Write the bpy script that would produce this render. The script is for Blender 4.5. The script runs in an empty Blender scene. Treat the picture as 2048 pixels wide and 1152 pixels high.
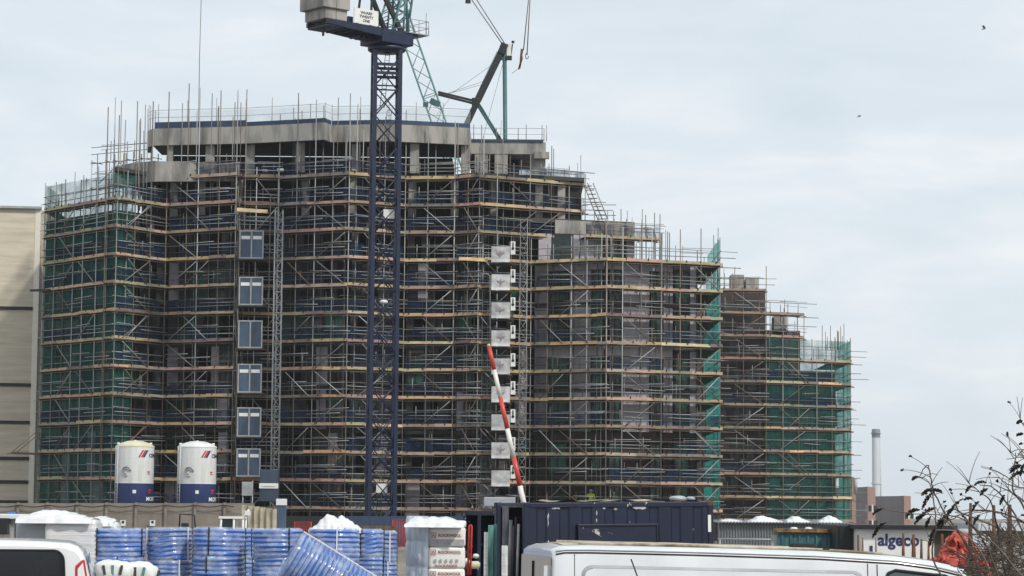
import bpy, bmesh, math, random
from mathutils import Vector, Matrix, noise
R = math.radians
rnd = random.Random(7)
C = bpy.context.scene.collection
S = bpy.context.scene

# ---------------------------------------------------------------- camera
F = 5000.0
EYE = Vector((0, 0, 2.3))
TILT = math.atan(450 / F)
ROLL = R(0.5)
fw = Vector((0, math.cos(TILT), math.sin(TILT)))
up0 = Vector((0, -math.sin(TILT), math.cos(TILT)))
rt = Vector((1, 0, 0)) * math.cos(ROLL) + up0 * math.sin(ROLL)
up = up0 * math.cos(ROLL) - Vector((1, 0, 0)) * math.sin(ROLL)
cam_d = bpy.data.cameras.new('camera')
cam = bpy.data.objects.new('camera', cam_d)
C.objects.link(cam)
m = Matrix((rt, up, -fw)).transposed().to_4x4()
m.translation = EYE
cam.matrix_world = m
cam_d.sensor_width = 36
cam_d.lens = 36 * F / 2048
cam_d.clip_start = 0.5
cam_d.clip_end = 6000
S.camera = cam

# ---------------------------------------------------------------- sky, sun, exposure
SUN_EL, SUN_AZ = R(44), R(140)          # azimuth measured from +Y (view direction) to the right
W = bpy.data.worlds.new('World')
S.world = W
W.use_nodes = True
nt = W.node_tree
nt.nodes.clear()
N = nt.nodes.new
out = N('ShaderNodeOutputWorld')
bg = N('ShaderNodeBackground')
sky = N('ShaderNodeTexSky')
sky.sky_type = 'NISHITA'
sky.sun_disc = False
sky.sun_elevation = SUN_EL
sky.sun_rotation = SUN_AZ
sky.air_density = 1.0
sky.dust_density = 1.5
tc = N('ShaderNodeTexCoord')
mp = N('ShaderNodeMapping')
mp.inputs['Scale'].default_value = (9, 9, 30)
mp.inputs['Location'].default_value = (3.1, 0.4, 2.1)
mp.inputs['Rotation'].default_value = (0, R(-7), 0)
nz = N('ShaderNodeTexNoise')
nz.inputs['Scale'].default_value = 1.0
nz.inputs['Detail'].default_value = 6
nz.inputs['Roughness'].default_value = 0.52
nz.inputs['Distortion'].default_value = 0.35
rp = N('ShaderNodeValToRGB')
rp.color_ramp.elements[0].position = 0.33
rp.color_ramp.elements[0].color = (6.2, 6.95, 7.5, 1)
rp.color_ramp.elements[1].position = 0.66
rp.color_ramp.elements[1].color = (7.9, 8.2, 8.4, 1)
e = rp.color_ramp.elements.new(0.5)
e.color = (6.75, 7.4, 7.95, 1)
mx = N('ShaderNodeMix')
mx.data_type = 'RGBA'
mx.inputs['Factor'].default_value = 0.93
nt.links.new(tc.outputs['Generated'], mp.inputs['Vector'])
nt.links.new(mp.outputs['Vector'], nz.inputs['Vector'])
nt.links.new(nz.outputs['Fac'], rp.inputs['Fac'])
nt.links.new(sky.outputs['Color'], mx.inputs['A'])
nt.links.new(rp.outputs['Color'], mx.inputs['B'])
nt.links.new(mx.outputs['Result'], bg.inputs['Color'])
bg.inputs['Strength'].default_value = 0.1
nt.links.new(bg.outputs['Background'], out.inputs['Surface'])

sd = bpy.data.lights.new('sun', 'SUN')
sd.energy = 2.2
sd.angle = R(4)
sd.color = (1.0, 0.95, 0.87)
sun = bpy.data.objects.new('sun', sd)
C.objects.link(sun)
sdir = Vector((math.sin(SUN_AZ) * math.cos(SUN_EL), math.cos(SUN_AZ) * math.cos(SUN_EL), math.sin(SUN_EL)))
sun.rotation_euler = sdir.to_track_quat('Z', 'Y').to_euler()
sun.location = (60, -40, 90)

S.view_settings.view_transform = 'Standard'
S.view_settings.look = 'None'
S.view_settings.exposure = 0.2
S.view_settings.gamma = 1.0
S.render.engine = 'CYCLES'
S.cycles.transparent_max_bounces = 24
S.cycles.max_bounces = 6
S.cycles.diffuse_bounces = 3

# ---------------------------------------------------------------- helpers
def P(px, py, Y):
    """world point on the plane y = Y that the photograph shows at pixel (px, py)"""
    d = fw + rt * ((px - 1024) / F) + up * ((576 - py) / F)
    return EYE + d * (Y / d.y)

def X(px, Y, py=800):
    return P(px, py, Y).x

def Z(py, Y, px=1024):
    return P(px, py, Y).z

class MB:
    def __init__(s):
        s.v = []; s.f = []; s.c = []; s.sm = []
    def face(s, idx, col=None, smooth=False):
        s.f.append(idx); s.c.append(col); s.sm.append(smooth)
    def add(s, vs, fs, col=None, smooth=False):
        n = len(s.v)
        s.v.extend(Vector(v) for v in vs)
        for f in fs:
            s.face([i + n for i in f], col, smooth)
    def hexa(s, p, col=None):
        """8 points: bottom 4 (ccw), top 4"""
        s.add(p, [(3, 2, 1, 0), (4, 5, 6, 7), (0, 1, 5, 4), (1, 2, 6, 5), (2, 3, 7, 6), (3, 0, 4, 7)], col)
    def box(s, c, size, rot=None, col=None):
        a, b, d = (x / 2 for x in size)
        p = [Vector(q) for q in ((-a, -b, -d), (a, -b, -d), (a, b, -d), (-a, b, -d), (-a, -b, d), (a, -b, d), (a, b, d), (-a, b, d))]
        if rot is not None:
            p = [rot @ q for q in p]
        c = Vector(c)
        s.hexa([q + c for q in p], col)
    def bar(s, p, q, w, h=None, col=None, upv=(0, 0, 1)):
        p, q = Vector(p), Vector(q)
        h = h or w
        d = (q - p).normalized()
        u = Vector(upv)
        if abs(d.dot(u)) > 0.98:
            u = Vector((1, 0, 0))
        a = d.cross(u).normalized() * (w / 2)
        b = a.cross(d).normalized() * (h / 2)
        s.hexa([p - a - b, p + a - b, p + a + b, p - a + b, q - a - b, q + a - b, q + a + b, q - a + b], col)
    def tube(s, pts, r, n=6, col=None, cap=True):
        pts = [Vector(p) for p in pts]
        rs = r if isinstance(r, (list, tuple)) else [r] * len(pts)
        base = len(s.v)
        prev = None
        for i, p in enumerate(pts):
            d = (pts[min(i + 1, len(pts) - 1)] - pts[max(i - 1, 0)]).normalized()
            if prev is None:
                u = Vector((0, 0, 1)) if abs(d.z) < 0.9 else Vector((1, 0, 0))
                a = d.cross(u).normalized()
            else:
                a = (prev - d * prev.dot(d)).normalized()
            prev = a
            b = d.cross(a)
            for k in range(n):
                t = 2 * math.pi * k / n
                s.v.append(p + (a * math.cos(t) + b * math.sin(t)) * rs[i])
        for i in range(len(pts) - 1):
            for k in range(n):
                k2 = (k + 1) % n
                s.face([base + i * n + k, base + i * n + k2, base + (i + 1) * n + k2, base + (i + 1) * n + k], col, True)
        if cap:
            s.face([base + k for k in reversed(range(n))], col)
            s.face([base + (len(pts) - 1) * n + k for k in range(n)], col)
    def lathe(s, prof, c=(0, 0, 0), n=32, col=None, a0=0, a1=2 * math.pi):
        c = Vector(c)
        base = len(s.v)
        full = abs(a1 - a0 - 2 * math.pi) < 1e-6
        m_ = n if full else n + 1
        for r, z in prof:
            for k in range(m_):
                t = a0 + (a1 - a0) * k / n
                s.v.append(c + Vector((r * math.cos(t), r * math.sin(t), z)))
        for i in range(len(prof) - 1):
            for k in range(n):
                k2 = (k + 1) % m_
                s.face([base + i * m_ + k, base + i * m_ + k2, base + (i + 1) * m_ + k2, base + (i + 1) * m_ + k], col, True)
    def grid(s, fn, nu, nv, col=None, smooth=True):
        base = len(s.v)
        for j in range(nv + 1):
            for i in range(nu + 1):
                s.v.append(Vector(fn(i / nu, j / nv)))
        for j in range(nv):
            for i in range(nu):
                a = base + j * (nu + 1) + i
                s.face([a, a + 1, a + nu + 2, a + nu + 1], col, smooth)
    def puffy(s, c, size, p=4, amp=0.03, fr=2.0, nu=28, nv=16, seed=0, rot=None, col=None):
        """bulging wrapped bag: a superellipsoid with a wrinkled surface"""
        c = Vector(c)
        def sp(x, e):
            return math.copysign(abs(x) ** e, x)
        base = len(s.v)
        e = 2 / p
        for j in range(nv + 1):
            ph = -math.pi / 2 + math.pi * j / nv
            for i in range(nu):
                th = 2 * math.pi * i / nu
                q = Vector((sp(math.cos(ph), e) * sp(math.cos(th), e) * size[0] / 2,
                            sp(math.cos(ph), e) * sp(math.sin(th), e) * size[1] / 2,
                            sp(math.sin(ph), e) * size[2] / 2))
                nn = noise.noise(q * fr + Vector((seed, seed * 1.7, 0))) + 0.5 * noise.noise(q * fr * 2.7 + Vector((0, seed, 3)))
                q = q * (1 + amp * nn / max(0.3, min(size)))
                if rot is not None:
                    q = rot @ q
                s.v.append(q + c)
        for j in range(nv):
            for i in range(nu):
                i2 = (i + 1) % nu
                s.face([base + j * nu + i, base + j * nu + i2, base + (j + 1) * nu + i2, base + (j + 1) * nu + i], col, True)
    def ball(s, c, r, n=8, sc=(1, 1, 1), col=None):
        c = Vector(c)
        prof = [(r * math.cos(-math.pi / 2 + math.pi * j / n) + 1e-4, r * math.sin(-math.pi / 2 + math.pi * j / n)) for j in range(n + 1)]
        b = len(s.v)
        s.lathe(prof, (0, 0, 0), n + 2, col)
        for i in range(b, len(s.v)):
            q = s.v[i]
            s.v[i] = Vector((q.x * sc[0], q.y * sc[1], q.z * sc[2])) + c

def root_of(o):
    while o.parent:
        o = o.parent
    return o

def obj(name, mb, mat, parent=None, world=True, bevel=0.0):
    off = root_of(parent).location.copy() if (parent and world) else Vector((0, 0, 0))
    me = bpy.data.meshes.new(name)
    me.from_pydata([tuple(v - off) for v in mb.v], [], mb.f)
    for i, p in enumerate(me.polygons):
        p.use_smooth = mb.sm[i]
    if any(c is not None for c in mb.c):
        at = me.color_attributes.new('Col', 'FLOAT_COLOR', 'CORNER')
        for p in me.polygons:
            c = mb.c[p.index] or (0.5, 0.5, 0.5)
            for li in p.loop_indices:
                at.data[li].color = (c[0], c[1], c[2], 1)
    me.materials.append(mat)
    me.update()
    o = bpy.data.objects.new(name, me)
    C.objects.link(o)
    if parent:
        o.parent = parent
    if bevel:
        b = o.modifiers.new('bevel', 'BEVEL')
        b.width = bevel
        b.segments = 2
        b.limit_method = 'ANGLE'
    return o

def tag(o, label, cat, group=None, kind=None):
    o['label'] = label
    o['category'] = cat
    if group:
        o['group'] = group
    if kind:
        o['kind'] = kind
    return o

def thing(name, label, cat, loc, group=None, rz=0):
    o = bpy.data.objects.new(name, None)
    C.objects.link(o)
    o.location = loc
    o.rotation_euler = (0, 0, rz)
    return tag(o, label, cat, group)

def copy_tree(o, parent=None):
    c = o.copy()
    C.objects.link(c)
    if parent:
        c.parent = parent
    for ch in [x for x in bpy.data.objects if x.parent == o]:
        copy_tree(ch, c)
    return c

def text_mesh(s, size, off=0.0):
    cu = bpy.data.curves.new('lettering', 'FONT')
    cu.body = s
    cu.size = size
    cu.offset = off
    cu.align_x = 'CENTER'
    cu.align_y = 'CENTER'
    cu.resolution_u = 3
    o = bpy.data.objects.new('lettering', cu)
    C.objects.link(o)
    dg = bpy.context.evaluated_depsgraph_get()
    me = bpy.data.meshes.new_from_object(o.evaluated_get(dg))
    vs = [v.co.copy() for v in me.vertices]
    fs = [tuple(p.vertices) for p in me.polygons]
    bpy.data.objects.remove(o)
    bpy.data.curves.remove(cu)
    bpy.data.meshes.remove(me)
    return vs, fs

# ---------------------------------------------------------------- materials
def mat(name, col, rough=0.7, metal=0.0, var=0.25, scale=3.0, bump=0.0, bscale=None, col2=None, spec=0.5,
        attr=False, coat=0.0, objvar=0.0, stretch=(1, 1, 1), lo=0.35, hi=0.65, bdist=0.02):
    m = bpy.data.materials.new(name)
    m.use_nodes = True
    t = m.node_tree
    b = t.nodes['Principled BSDF']
    b.inputs['Roughness'].default_value = rough
    b.inputs['Metallic'].default_value = metal
    b.inputs['Specular IOR Level'].default_value = spec
    b.inputs['Coat Weight'].default_value = coat
    tc = t.nodes.new('ShaderNodeTexCoord')
    mp = t.nodes.new('ShaderNodeMapping')
    mp.inputs['Scale'].default_value = stretch
    t.links.new(tc.outputs['Object'], mp.inputs['Vector'])
    nz = t.nodes.new('ShaderNodeTexNoise')
    nz.inputs['Scale'].default_value = scale
    nz.inputs['Detail'].default_value = 6
    nz.inputs['Roughness'].default_value = 0.6
    t.links.new(mp.outputs['Vector'], nz.inputs['Vector'])
    r = t.nodes.new('ShaderNodeValToRGB')
    r.color_ramp.elements[0].position = lo
    r.color_ramp.elements[1].position = hi
    c2 = col2 or tuple(c * (1 - var) for c in col)
    r.color_ramp.elements[0].color = (*c2, 1)
    r.color_ramp.elements[1].color = (*col, 1)
    t.links.new(nz.outputs['Fac'], r.inputs['Fac'])
    src = r.outputs['Color']
    if attr:
        a = t.nodes.new('ShaderNodeVertexColor')
        a.layer_name = 'Col'
        mu = t.nodes.new('ShaderNodeMix')
        mu.data_type = 'RGBA'
        mu.blend_type = 'MULTIPLY'
        mu.inputs['Factor'].default_value = 1
        t.links.new(a.outputs['Color'], mu.inputs['A'])
        t.links.new(src, mu.inputs['B'])
        src = mu.outputs['Result']
    if objvar:
        oi = t.nodes.new('ShaderNodeObjectInfo')
        mr = t.nodes.new('ShaderNodeMapRange')
        mr.inputs['To Min'].default_value = 1 - objvar
        mr.inputs['To Max'].default_value = 1 + objvar
        t.links.new(oi.outputs['Random'], mr.inputs['Value'])
        mu = t.nodes.new('ShaderNodeVectorMath')
        mu.operation = 'SCALE'
        t.links.new(src, mu.inputs[0])
        t.links.new(mr.outputs['Result'], mu.inputs['Scale'])
        src = mu.outputs['Vector']
    t.links.new(src, b.inputs['Base Color'])
    if bump:
        n2 = t.nodes.new('ShaderNodeTexNoise')
        n2.inputs['Scale'].default_value = bscale or scale * 4
        n2.inputs['Detail'].default_value = 5
        t.links.new(mp.outputs['Vector'], n2.inputs['Vector'])
        bu = t.nodes.new('ShaderNodeBump')
        bu.inputs['Strength'].default_value = bump
        bu.inputs['Distance'].default_value = bdist
        t.links.new(n2.outputs['Fac'], bu.inputs['Height'])
        t.links.new(bu.outputs['Normal'], b.inputs['Normal'])
    return m

def net_mat(name, col, alpha, scale=1.2, trans=0.5, amp=0.25):
    """woven netting or thin sheet: a part of the light passes the weave, the rest scatters on the threads"""
    m = bpy.data.materials.new(name)
    m.use_nodes = True
    t = m.node_tree
    t.nodes.clear()
    N = t.nodes.new
    o = N('ShaderNodeOutputMaterial')
    d = N('ShaderNodeBsdfDiffuse')
    tl = N('ShaderNodeBsdfTranslucent')
    tp = N('ShaderNodeBsdfTransparent')
    d.inputs['Color'].default_value = (*col, 1)
    tl.inputs['Color'].default_value = (*[min(1, c * 1.3) for c in col], 1)
    m1 = N('ShaderNodeMixShader')
    m1.inputs[0].default_value = trans
    t.links.new(d.outputs[0], m1.inputs[1])
    t.links.new(tl.outputs[0], m1.inputs[2])
    m2 = N('ShaderNodeMixShader')
    tc = N('ShaderNodeTexCoord')
    nz = N('ShaderNodeTexNoise')
    nz.inputs['Scale'].default_value = scale
    nz.inputs['Detail'].default_value = 5
    t.links.new(tc.outputs['Object'], nz.inputs['Vector'])
    mr = N('ShaderNodeMapRange')
    mr.inputs['From Min'].default_value = 0.3
    mr.inputs['From Max'].default_value = 0.7
    mr.inputs['To Min'].default_value = max(0, alpha - amp)
    mr.inputs['To Max'].default_value = min(1, alpha + amp)
    t.links.new(nz.outputs['Fac'], mr.inputs['Value'])
    t.links.new(mr.outputs['Result'], m2.inputs[0])
    t.links.new(tp.outputs[0], m2.inputs[1])
    t.links.new(m1.outputs[0], m2.inputs[2])
    t.links.new(m2.outputs[0], o.inputs['Surface'])
    return m

M = {}
M['ground'] = mat('site_ground', (0.23, 0.20, 0.17), 0.95, var=0.5, scale=0.6, bump=0.6, bscale=4)
M['tube_a'] = mat('galvanised_tube', (0.29, 0.29, 0.28), 0.5, 0.25, 0.4, 0.5, objvar=0.25)
M['tube_b'] = mat('weathered_tube', (0.20, 0.16, 0.125), 0.6, 0.15, 0.5, 0.5, objvar=0.3)
M['tube_c'] = mat('bright_tube', (0.40, 0.42, 0.43), 0.45, 0.2, 0.25, 0.5, objvar=0.15)
M['board'] = mat('toe_board_timber', (1.0, 1.0, 1.0), 0.8, var=0.4, scale=1.5, attr=True, stretch=(1, 1, 4))
M['deck'] = mat('deck_timber', (0.08, 0.062, 0.048), 0.9, var=0.5, scale=1.2)
M['sheet'] = net_mat('blue_debris_sheet', (0.024, 0.046, 0.095), 0.5, 1.4, 0.3, 0.4)
M['net'] = net_mat('green_debris_net', (0.035, 0.165, 0.145), 0.47, 0.9, 0.4, 0.24)
M['net_end'] = net_mat('green_end_net', (0.03, 0.33, 0.28), 0.70, 0.8, 0.6, 0.2)
M['edge_net'] = net_mat('pale_edge_net', (0.60, 0.64, 0.66), 0.30, 0.5, 0.5, 0.15)
M['conc'] = mat('raw_concrete', (0.37, 0.355, 0.325), 0.9, var=0.5, scale=1.1, bump=0.4, bscale=3, stretch=(1, 1, 0.22), lo=.38, hi=.58)
M['conc_d'] = mat('core_concrete_painted_shade', (0.022, 0.021, 0.021), 0.95, var=0.5, scale=0.4)  # near-black colour stands in for the deep interior shade
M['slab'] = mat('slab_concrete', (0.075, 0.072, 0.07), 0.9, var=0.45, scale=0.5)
M['panel'] = mat('lilac_grey_panel', (0.44, 0.41, 0.44), 0.8, var=0.3, scale=0.8, objvar=0.15)
M['panel_d'] = mat('dark_block_panel', (0.05, 0.05, 0.054), 0.85, var=0.45, scale=0.8, objvar=0.45)
M['brick_d'] = mat('brown_brick', (0.075, 0.055, 0.05), 0.9, var=0.4, scale=1.0)
M['glass_g'] = mat('green_film_pane', (0.022, 0.13, 0.075), 0.25, var=0.6, scale=0.6, objvar=0.5)
M['glass_d'] = mat('dark_pane', (0.012, 0.03, 0.028), 0.2, var=0.5, scale=0.6)
M['frame'] = mat('dark_window_frame', (0.03, 0.032, 0.035), 0.5)
M['navy'] = mat('navy_steel', (0.005, 0.013, 0.05), 0.45, 0.0, 0.4, 1.5)
M['navy_l'] = mat('navy_membrane', (0.03, 0.06, 0.12), 0.6, var=0.4, scale=0.5)
M['teal'] = mat('teal_steel', (0.13, 0.27, 0.28), 0.5, 0.1, 0.3, 1.0)
M['teal_d'] = mat('dark_teal_steel', (0.05, 0.13, 0.14), 0.5, 0.1, 0.3, 1.0)
M['black'] = mat('black_steel', (0.012, 0.014, 0.016), 0.5, 0.0, 0.4, 1.0)
M['cable'] = mat('steel_cable', (0.20, 0.19, 0.19), 0.6, 0.2)
M['white'] = mat('white_paint', (0.78, 0.78, 0.76), 0.45, var=0.1, scale=1.2)
M['cream'] = mat('cream_cladding', (0.68, 0.61, 0.48), 0.85, var=0.22, scale=0.9, stretch=(.35, .35, 4), bump=0.5, bscale=5)
M['cream_e'] = mat('cream_painted_sunlight', (0.80, 0.76, 0.66), 0.8, var=0.08)  # cream lightened so that the sunlit corner is in the colour
M['door'] = mat('blue_grey_gate_panel', (0.06, 0.095, 0.15), 0.45, var=0.45, scale=1.3, objvar=0.3, stretch=(1, 1, .4))
M['galv'] = mat('galvanised_frame', (0.42, 0.44, 0.45), 0.5, 0.2, 0.3, 2)
M['red'] = mat('red_paint', (0.55, 0.045, 0.03), 0.55, var=0.35, scale=4)
M['orange'] = mat('orange_plastic', (0.65, 0.12, 0.03), 0.6)
M['hivis'] = mat('hi_vis_cloth', (0.50, 0.68, 0.06), 0.8, var=0.25, scale=8)
M['hivis_p'] = mat('pale_hi_vis_cloth', (0.42, 0.50, 0.28), 0.8, var=0.25, scale=8)
M['helmet'] = mat('white_helmet', (0.75, 0.75, 0.7), 0.4)
M['trousers'] = mat('dark_trousers', (0.03, 0.035, 0.05), 0.85)
M['rust'] = mat('rusty_steel', (0.20, 0.085, 0.04), 0.9, col2=(0.06, 0.03, 0.02), scale=6, bump=0.4)
M['dkwood'] = mat('weathered_wood', (0.17, 0.115, 0.07), 0.9, var=0.5, scale=5, stretch=(4, 4, 0.7))

# ---------------------------------------------------------------- ground
g = MB()
g.grid(lambda u, v: (-900 + 1800 * u, -60 + 3000 * v, 0.0), 8, 8, smooth=False)
tag(obj('ground', g, M['ground']), 'bare brown site ground reaching the horizon', 'ground', kind='structure')

# ---------------------------------------------------------------- main block
FL = [1.95 + 3.15 * i for i in range(10)]              # floor levels, 9 = top roof
FRONT = [(80, 187), (225, 179), (325, 183.2), (465, 180.3), (480, 182.2), (552, 182.3), (692, 179.7), (805, 182), (905, 181.5), (950, 180.3), (1060, 182.8), (1212, 180), (1440, 183.2)]
def front(px, F_=None):
    F_ = F_ or FRONT
    for (a, ya), (b, yb) in zip(F_, F_[1:]):
        if a <= px <= b:
            return ya + (yb - ya) * (px - a) / (b - a)
    return FRONT[0][1] if px < 80 else FRONT[-1][1]
SET = 1.55                                             # facade stands this far behind the scaffold face
FRONT7 = FRONT[:10] + [(1318, 184.5)]
def fp(px, dy=SET, F_=None):
    Y = front(px, F_) + dy
    return Vector((X(px, Y), Y, 0))

def prism(mb, poly, z0, z1, col=None):
    n = len(poly)
    vs = [(p[0], p[1], z0) for p in poly] + [(p[0], p[1], z1) for p in poly]
    fs = [tuple(reversed(range(n))), tuple(range(n, 2 * n))] + [(i, (i + 1) % n, n + (i + 1) % n, n + i) for i in range(n)]
    mb.add(vs, fs, col)

def wall_seg(mb, a, b, z0, z1, th=0.2, inset=0.0, col=None):
    a = Vector((a[0], a[1], 0)); b = Vector((b[0], b[1], 0))
    d = (b - a).normalized()
    n = Vector((-d.y, d.x, 0))
    if n.y < 0:
        n = -n
    a = a + n * inset; b = b + n * inset
    q = [a, b, b + n * th, a + n * th]
    mb.hexa([Vector((p.x, p.y, z0)) for p in q] + [Vector((p.x, p.y, z1)) for p in q], col)

BLD = thing('apartment_block', 'unfinished concrete apartment block with stepped top behind scaffolding', 'apartment block', (X(760, 190), 190, 0))
def slab_poly(x0, x1, dy, back, F_=None):
    xs = [x0] + [a for a, _ in (F_ or FRONT) if x0 < a < x1] + [x1]
    pts = [fp(x, dy, F_) for x in xs]
    return [(p.x, p.y) for p in pts] + [(pts[-1].x, back), (pts[0].x, back)]
RX = 1394                                              # right end of the facade
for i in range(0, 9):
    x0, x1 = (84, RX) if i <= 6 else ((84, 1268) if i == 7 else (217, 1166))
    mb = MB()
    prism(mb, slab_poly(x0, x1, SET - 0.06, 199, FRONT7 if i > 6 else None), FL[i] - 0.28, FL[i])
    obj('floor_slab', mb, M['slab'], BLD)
# cores: the walls deep inside that close the view through each storey
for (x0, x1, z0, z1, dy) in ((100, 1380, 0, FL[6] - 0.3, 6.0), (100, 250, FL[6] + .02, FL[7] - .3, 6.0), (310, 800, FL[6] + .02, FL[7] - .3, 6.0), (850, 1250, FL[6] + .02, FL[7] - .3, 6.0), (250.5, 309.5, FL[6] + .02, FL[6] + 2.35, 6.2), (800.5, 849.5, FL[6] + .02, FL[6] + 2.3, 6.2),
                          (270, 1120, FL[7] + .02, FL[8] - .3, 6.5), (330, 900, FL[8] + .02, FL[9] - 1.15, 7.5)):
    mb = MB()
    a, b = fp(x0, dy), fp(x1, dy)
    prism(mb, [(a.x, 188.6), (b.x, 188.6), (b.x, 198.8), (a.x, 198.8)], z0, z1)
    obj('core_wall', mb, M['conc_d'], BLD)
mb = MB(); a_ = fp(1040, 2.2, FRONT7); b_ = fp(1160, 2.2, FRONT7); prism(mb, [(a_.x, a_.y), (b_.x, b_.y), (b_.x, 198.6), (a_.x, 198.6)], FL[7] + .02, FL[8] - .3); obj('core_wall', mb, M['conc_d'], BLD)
# right gable wall and left gable wall
mb = MB(); p = fp(RX); prism(mb, [(p.x - .3, p.y + .3), (p.x, p.y + .3), (p.x, 198.7), (p.x - .3, 198.7)], 0, FL[6] - 0.3)
obj('gable_wall', mb, M['panel_d'], BLD)
mb = MB(); p = fp(88); prism(mb, [(p.x, p.y + .3), (p.x + .3, p.y + .3), (p.x + .3, 198.7), (p.x, 198.7)], 0, FL[6] - 0.3)
obj('gable_wall', mb, M['panel_d'], BLD)

def window(a, b, z0, z1, pane_m, mull=1):
    d = (b - a)
    L = d.length
    d.normalize()
    f = MB()
    w = 0.07
    for q in (a + d * w / 2, b - d * w / 2):
        f.bar(q + Vector((0, .1, z0)), q + Vector((0, .1, z1)), w, 0.12)
    for k in range(mull):
        q = a + d * (L * (k + 1) / (mull + 1))
        f.bar(q + Vector((0, .1, z0)), q + Vector((0, .1, z1)), 0.05, 0.1)
    for z in (z0 + w / 2, z1 - w / 2):
        f.bar(a + d * w + Vector((0, .1, z)), b - d * w + Vector((0, .1, z)), 0.12, w)
    fo = obj('window', f, M['frame'], BLD)
    pm = MB()
    wall_seg(pm, a + d * 0.02, b - d * 0.02, z0 + .02, z1 - .02, 0.02, 0.11)
    obj('pane', pm, pane_m, fo)
    return fo

# right-hand bays: lilac panels, green-filmed windows and spandrels on every storey
RB_P = [(1068, 1094), (1138, 1180), (1246, 1298), (1327, 1345), (1380, 1392)]
RB_W = [(1095, 1137), (1182, 1206), (1216, 1244), (1300, 1325), (1347, 1379)]
for i in range(0, 6):
    z0, z1 = FL[i], FL[i + 1] - 0.28
    low = i < 2
    for (a, b) in RB_P:
        mb = MB(); wall_seg(mb, fp(a), fp(b), z0 + .02, z1 - .01, 0.2)
        obj('wall_panel', mb, M['brick_d'] if low else M['panel'], BLD)
    for (a, b) in RB_W:
        mr = MB(); wall_seg(mr, fp(a - 2), fp(b + 2), z0 + .03, z1 - .02, .05, .32); obj('recess_shade_sheet', mr, M['frame'], BLD)  # dark sheet behind each window, painting in the shade of the recess
        window(fp(a + 2.5), fp(b - 2.5), z0 + .12, z0 + 2.35, M['glass_g'] if rnd.random() < .8 else M['glass_d'])
        mb = MB(); wall_seg(mb, fp(a), fp(b), z0 + 2.36, z1 - .01, 0.16, 0.03)
        obj('spandrel', mb, M['brick_d'] if low else M['panel_d'], BLD)
    if i % 2 == 0:
        continue
    mb = MB(); a = 1068
    for b in (1206, 1345):
        wall_seg(mb, fp(a + 1, SET - .28), fp(b, SET - .28), z1 - 0.5, z1 + 0.27, 0.2); a = b + 6
    obj('spandrel_band', mb, M['brick_d'] if low else M['panel'], BLD)
# left-hand bays: dark block panels, columns and deep openings
npan = 0
for i in range(0, 7):
    z0, z1 = FL[i], FL[i + 1] - 0.28
    for (a, b) in zip([x for x, _ in FRONT[:10]], [x for x, _ in FRONT[1:11]]):
        if b - a < 40 or (a, b) == (480, 552):
            continue
        x = a + 8
        while x < b - 10:
            r = rnd.random()
            w = rnd.uniform(14, 30)
            if r < 0.40 and npan < 98 and i < 6:
                mb = MB(); wall_seg(mb, fp(x), fp(min(x + w, b - 4)), z0 + .02, z1 - .01, 0.2)
                obj('block_panel', mb, M['panel_d'] if rnd.random() < .65 else M['panel'], BLD); npan += 1
                x += w + 2
            elif r < 0.72 and i < 6:
                w = rnd.uniform(26, 44)
                window(fp(x), fp(min(x + w, b - 4)), z0 + .1, z0 + 2.4, M['glass_d'] if rnd.random() < .7 else M['glass_g'])
                if npan < 98:
                    mb = MB(); wall_seg(mb, fp(x), fp(min(x + w, b - 4)), z0 + 2.41, z1 - .01, 0.16, 0.03)
                    obj('lintel_panel', mb, M['panel_d'], BLD)
                x += w + 2
            else:
                mb = MB(); c = fp(x + 6, SET + .4); prism(mb, [(c.x - .25, c.y - .2), (c.x + .25, c.y - .2), (c.x + .25, c.y + .2), (c.x - .25, c.y + .2)], z0, z1)
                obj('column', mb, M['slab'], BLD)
                x += rnd.uniform(24, 44)
# open storey under the terrace (24.0 - 27.15): columns only
for x in (340, 395, 470, 605, 700, 820, 905, 985, 1075, 1120):
    mb = MB(); c = fp(x, SET + .7, FRONT7); prism(mb, [(c.x - .28, c.y - .22), (c.x + .28, c.y - .22), (c.x + .28, c.y + .22), (c.x - .28, c.y + .22)], FL[7], FL[8] - .28)
    obj('column', mb, M['conc'], BLD)
# low concrete upstand round the left terrace
up_pts = [(215, 186.5), (262, 183.6), (300, 182.4), (362, 182.2), (420, 181.9), (470, 181.7)]
mb = MB()
for (a, ya), (b, yb) in zip(up_pts, up_pts[1:]):
    wall_seg(mb, (X(a, ya), ya), (X(b, yb), yb), 26.35, 27.95 - 0.0012 * (a - 215), 0.25)
obj('terrace_upstand', mb, M['conc'], BLD)
# top storey: columns, ring beam with navy membrane, roof slab
ring = []
for t in range(9):                                       # rounded left corner
    a = math.pi * 0.5 * t / 8
    cx, cy, r = X(322, 189.5), 189.5, 5.0
    ring.append(Vector((cx - 1.25 * math.cos(a), 188.6 - 4.0 * math.sin(a), 0)))
ring += [Vector((X(px, Y), Y, 0)) for px, Y in ((480, 183.2), (641, 180.9), (655, 182.2), (770, 181.4), (934, 183.0), (941, 196))]
mb = MB(); mv = MB()
for k, (a, b) in enumerate(zip(ring, ring[1:])):
    wall_seg(mb, a, b, 29.35, 30.62, 0.3)
    if k > 6:
        wall_seg(mv, a, b, 30.625, 30.95 if k > 8 else 31.1, 0.24, 0.03)
obj('ring_beam', mb, M['conc'], BLD)
obj('roof_membrane', mv, M['navy_l'], BLD)
mb = MB(); prism(mb, [(p.x, p.y + .31) for p in ring[:-1]] + [(ring[-1].x, 196), (ring[0].x, 196)], 30.25, 30.55); obj('roof_slab', mb, M['slab'], BLD)
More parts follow.
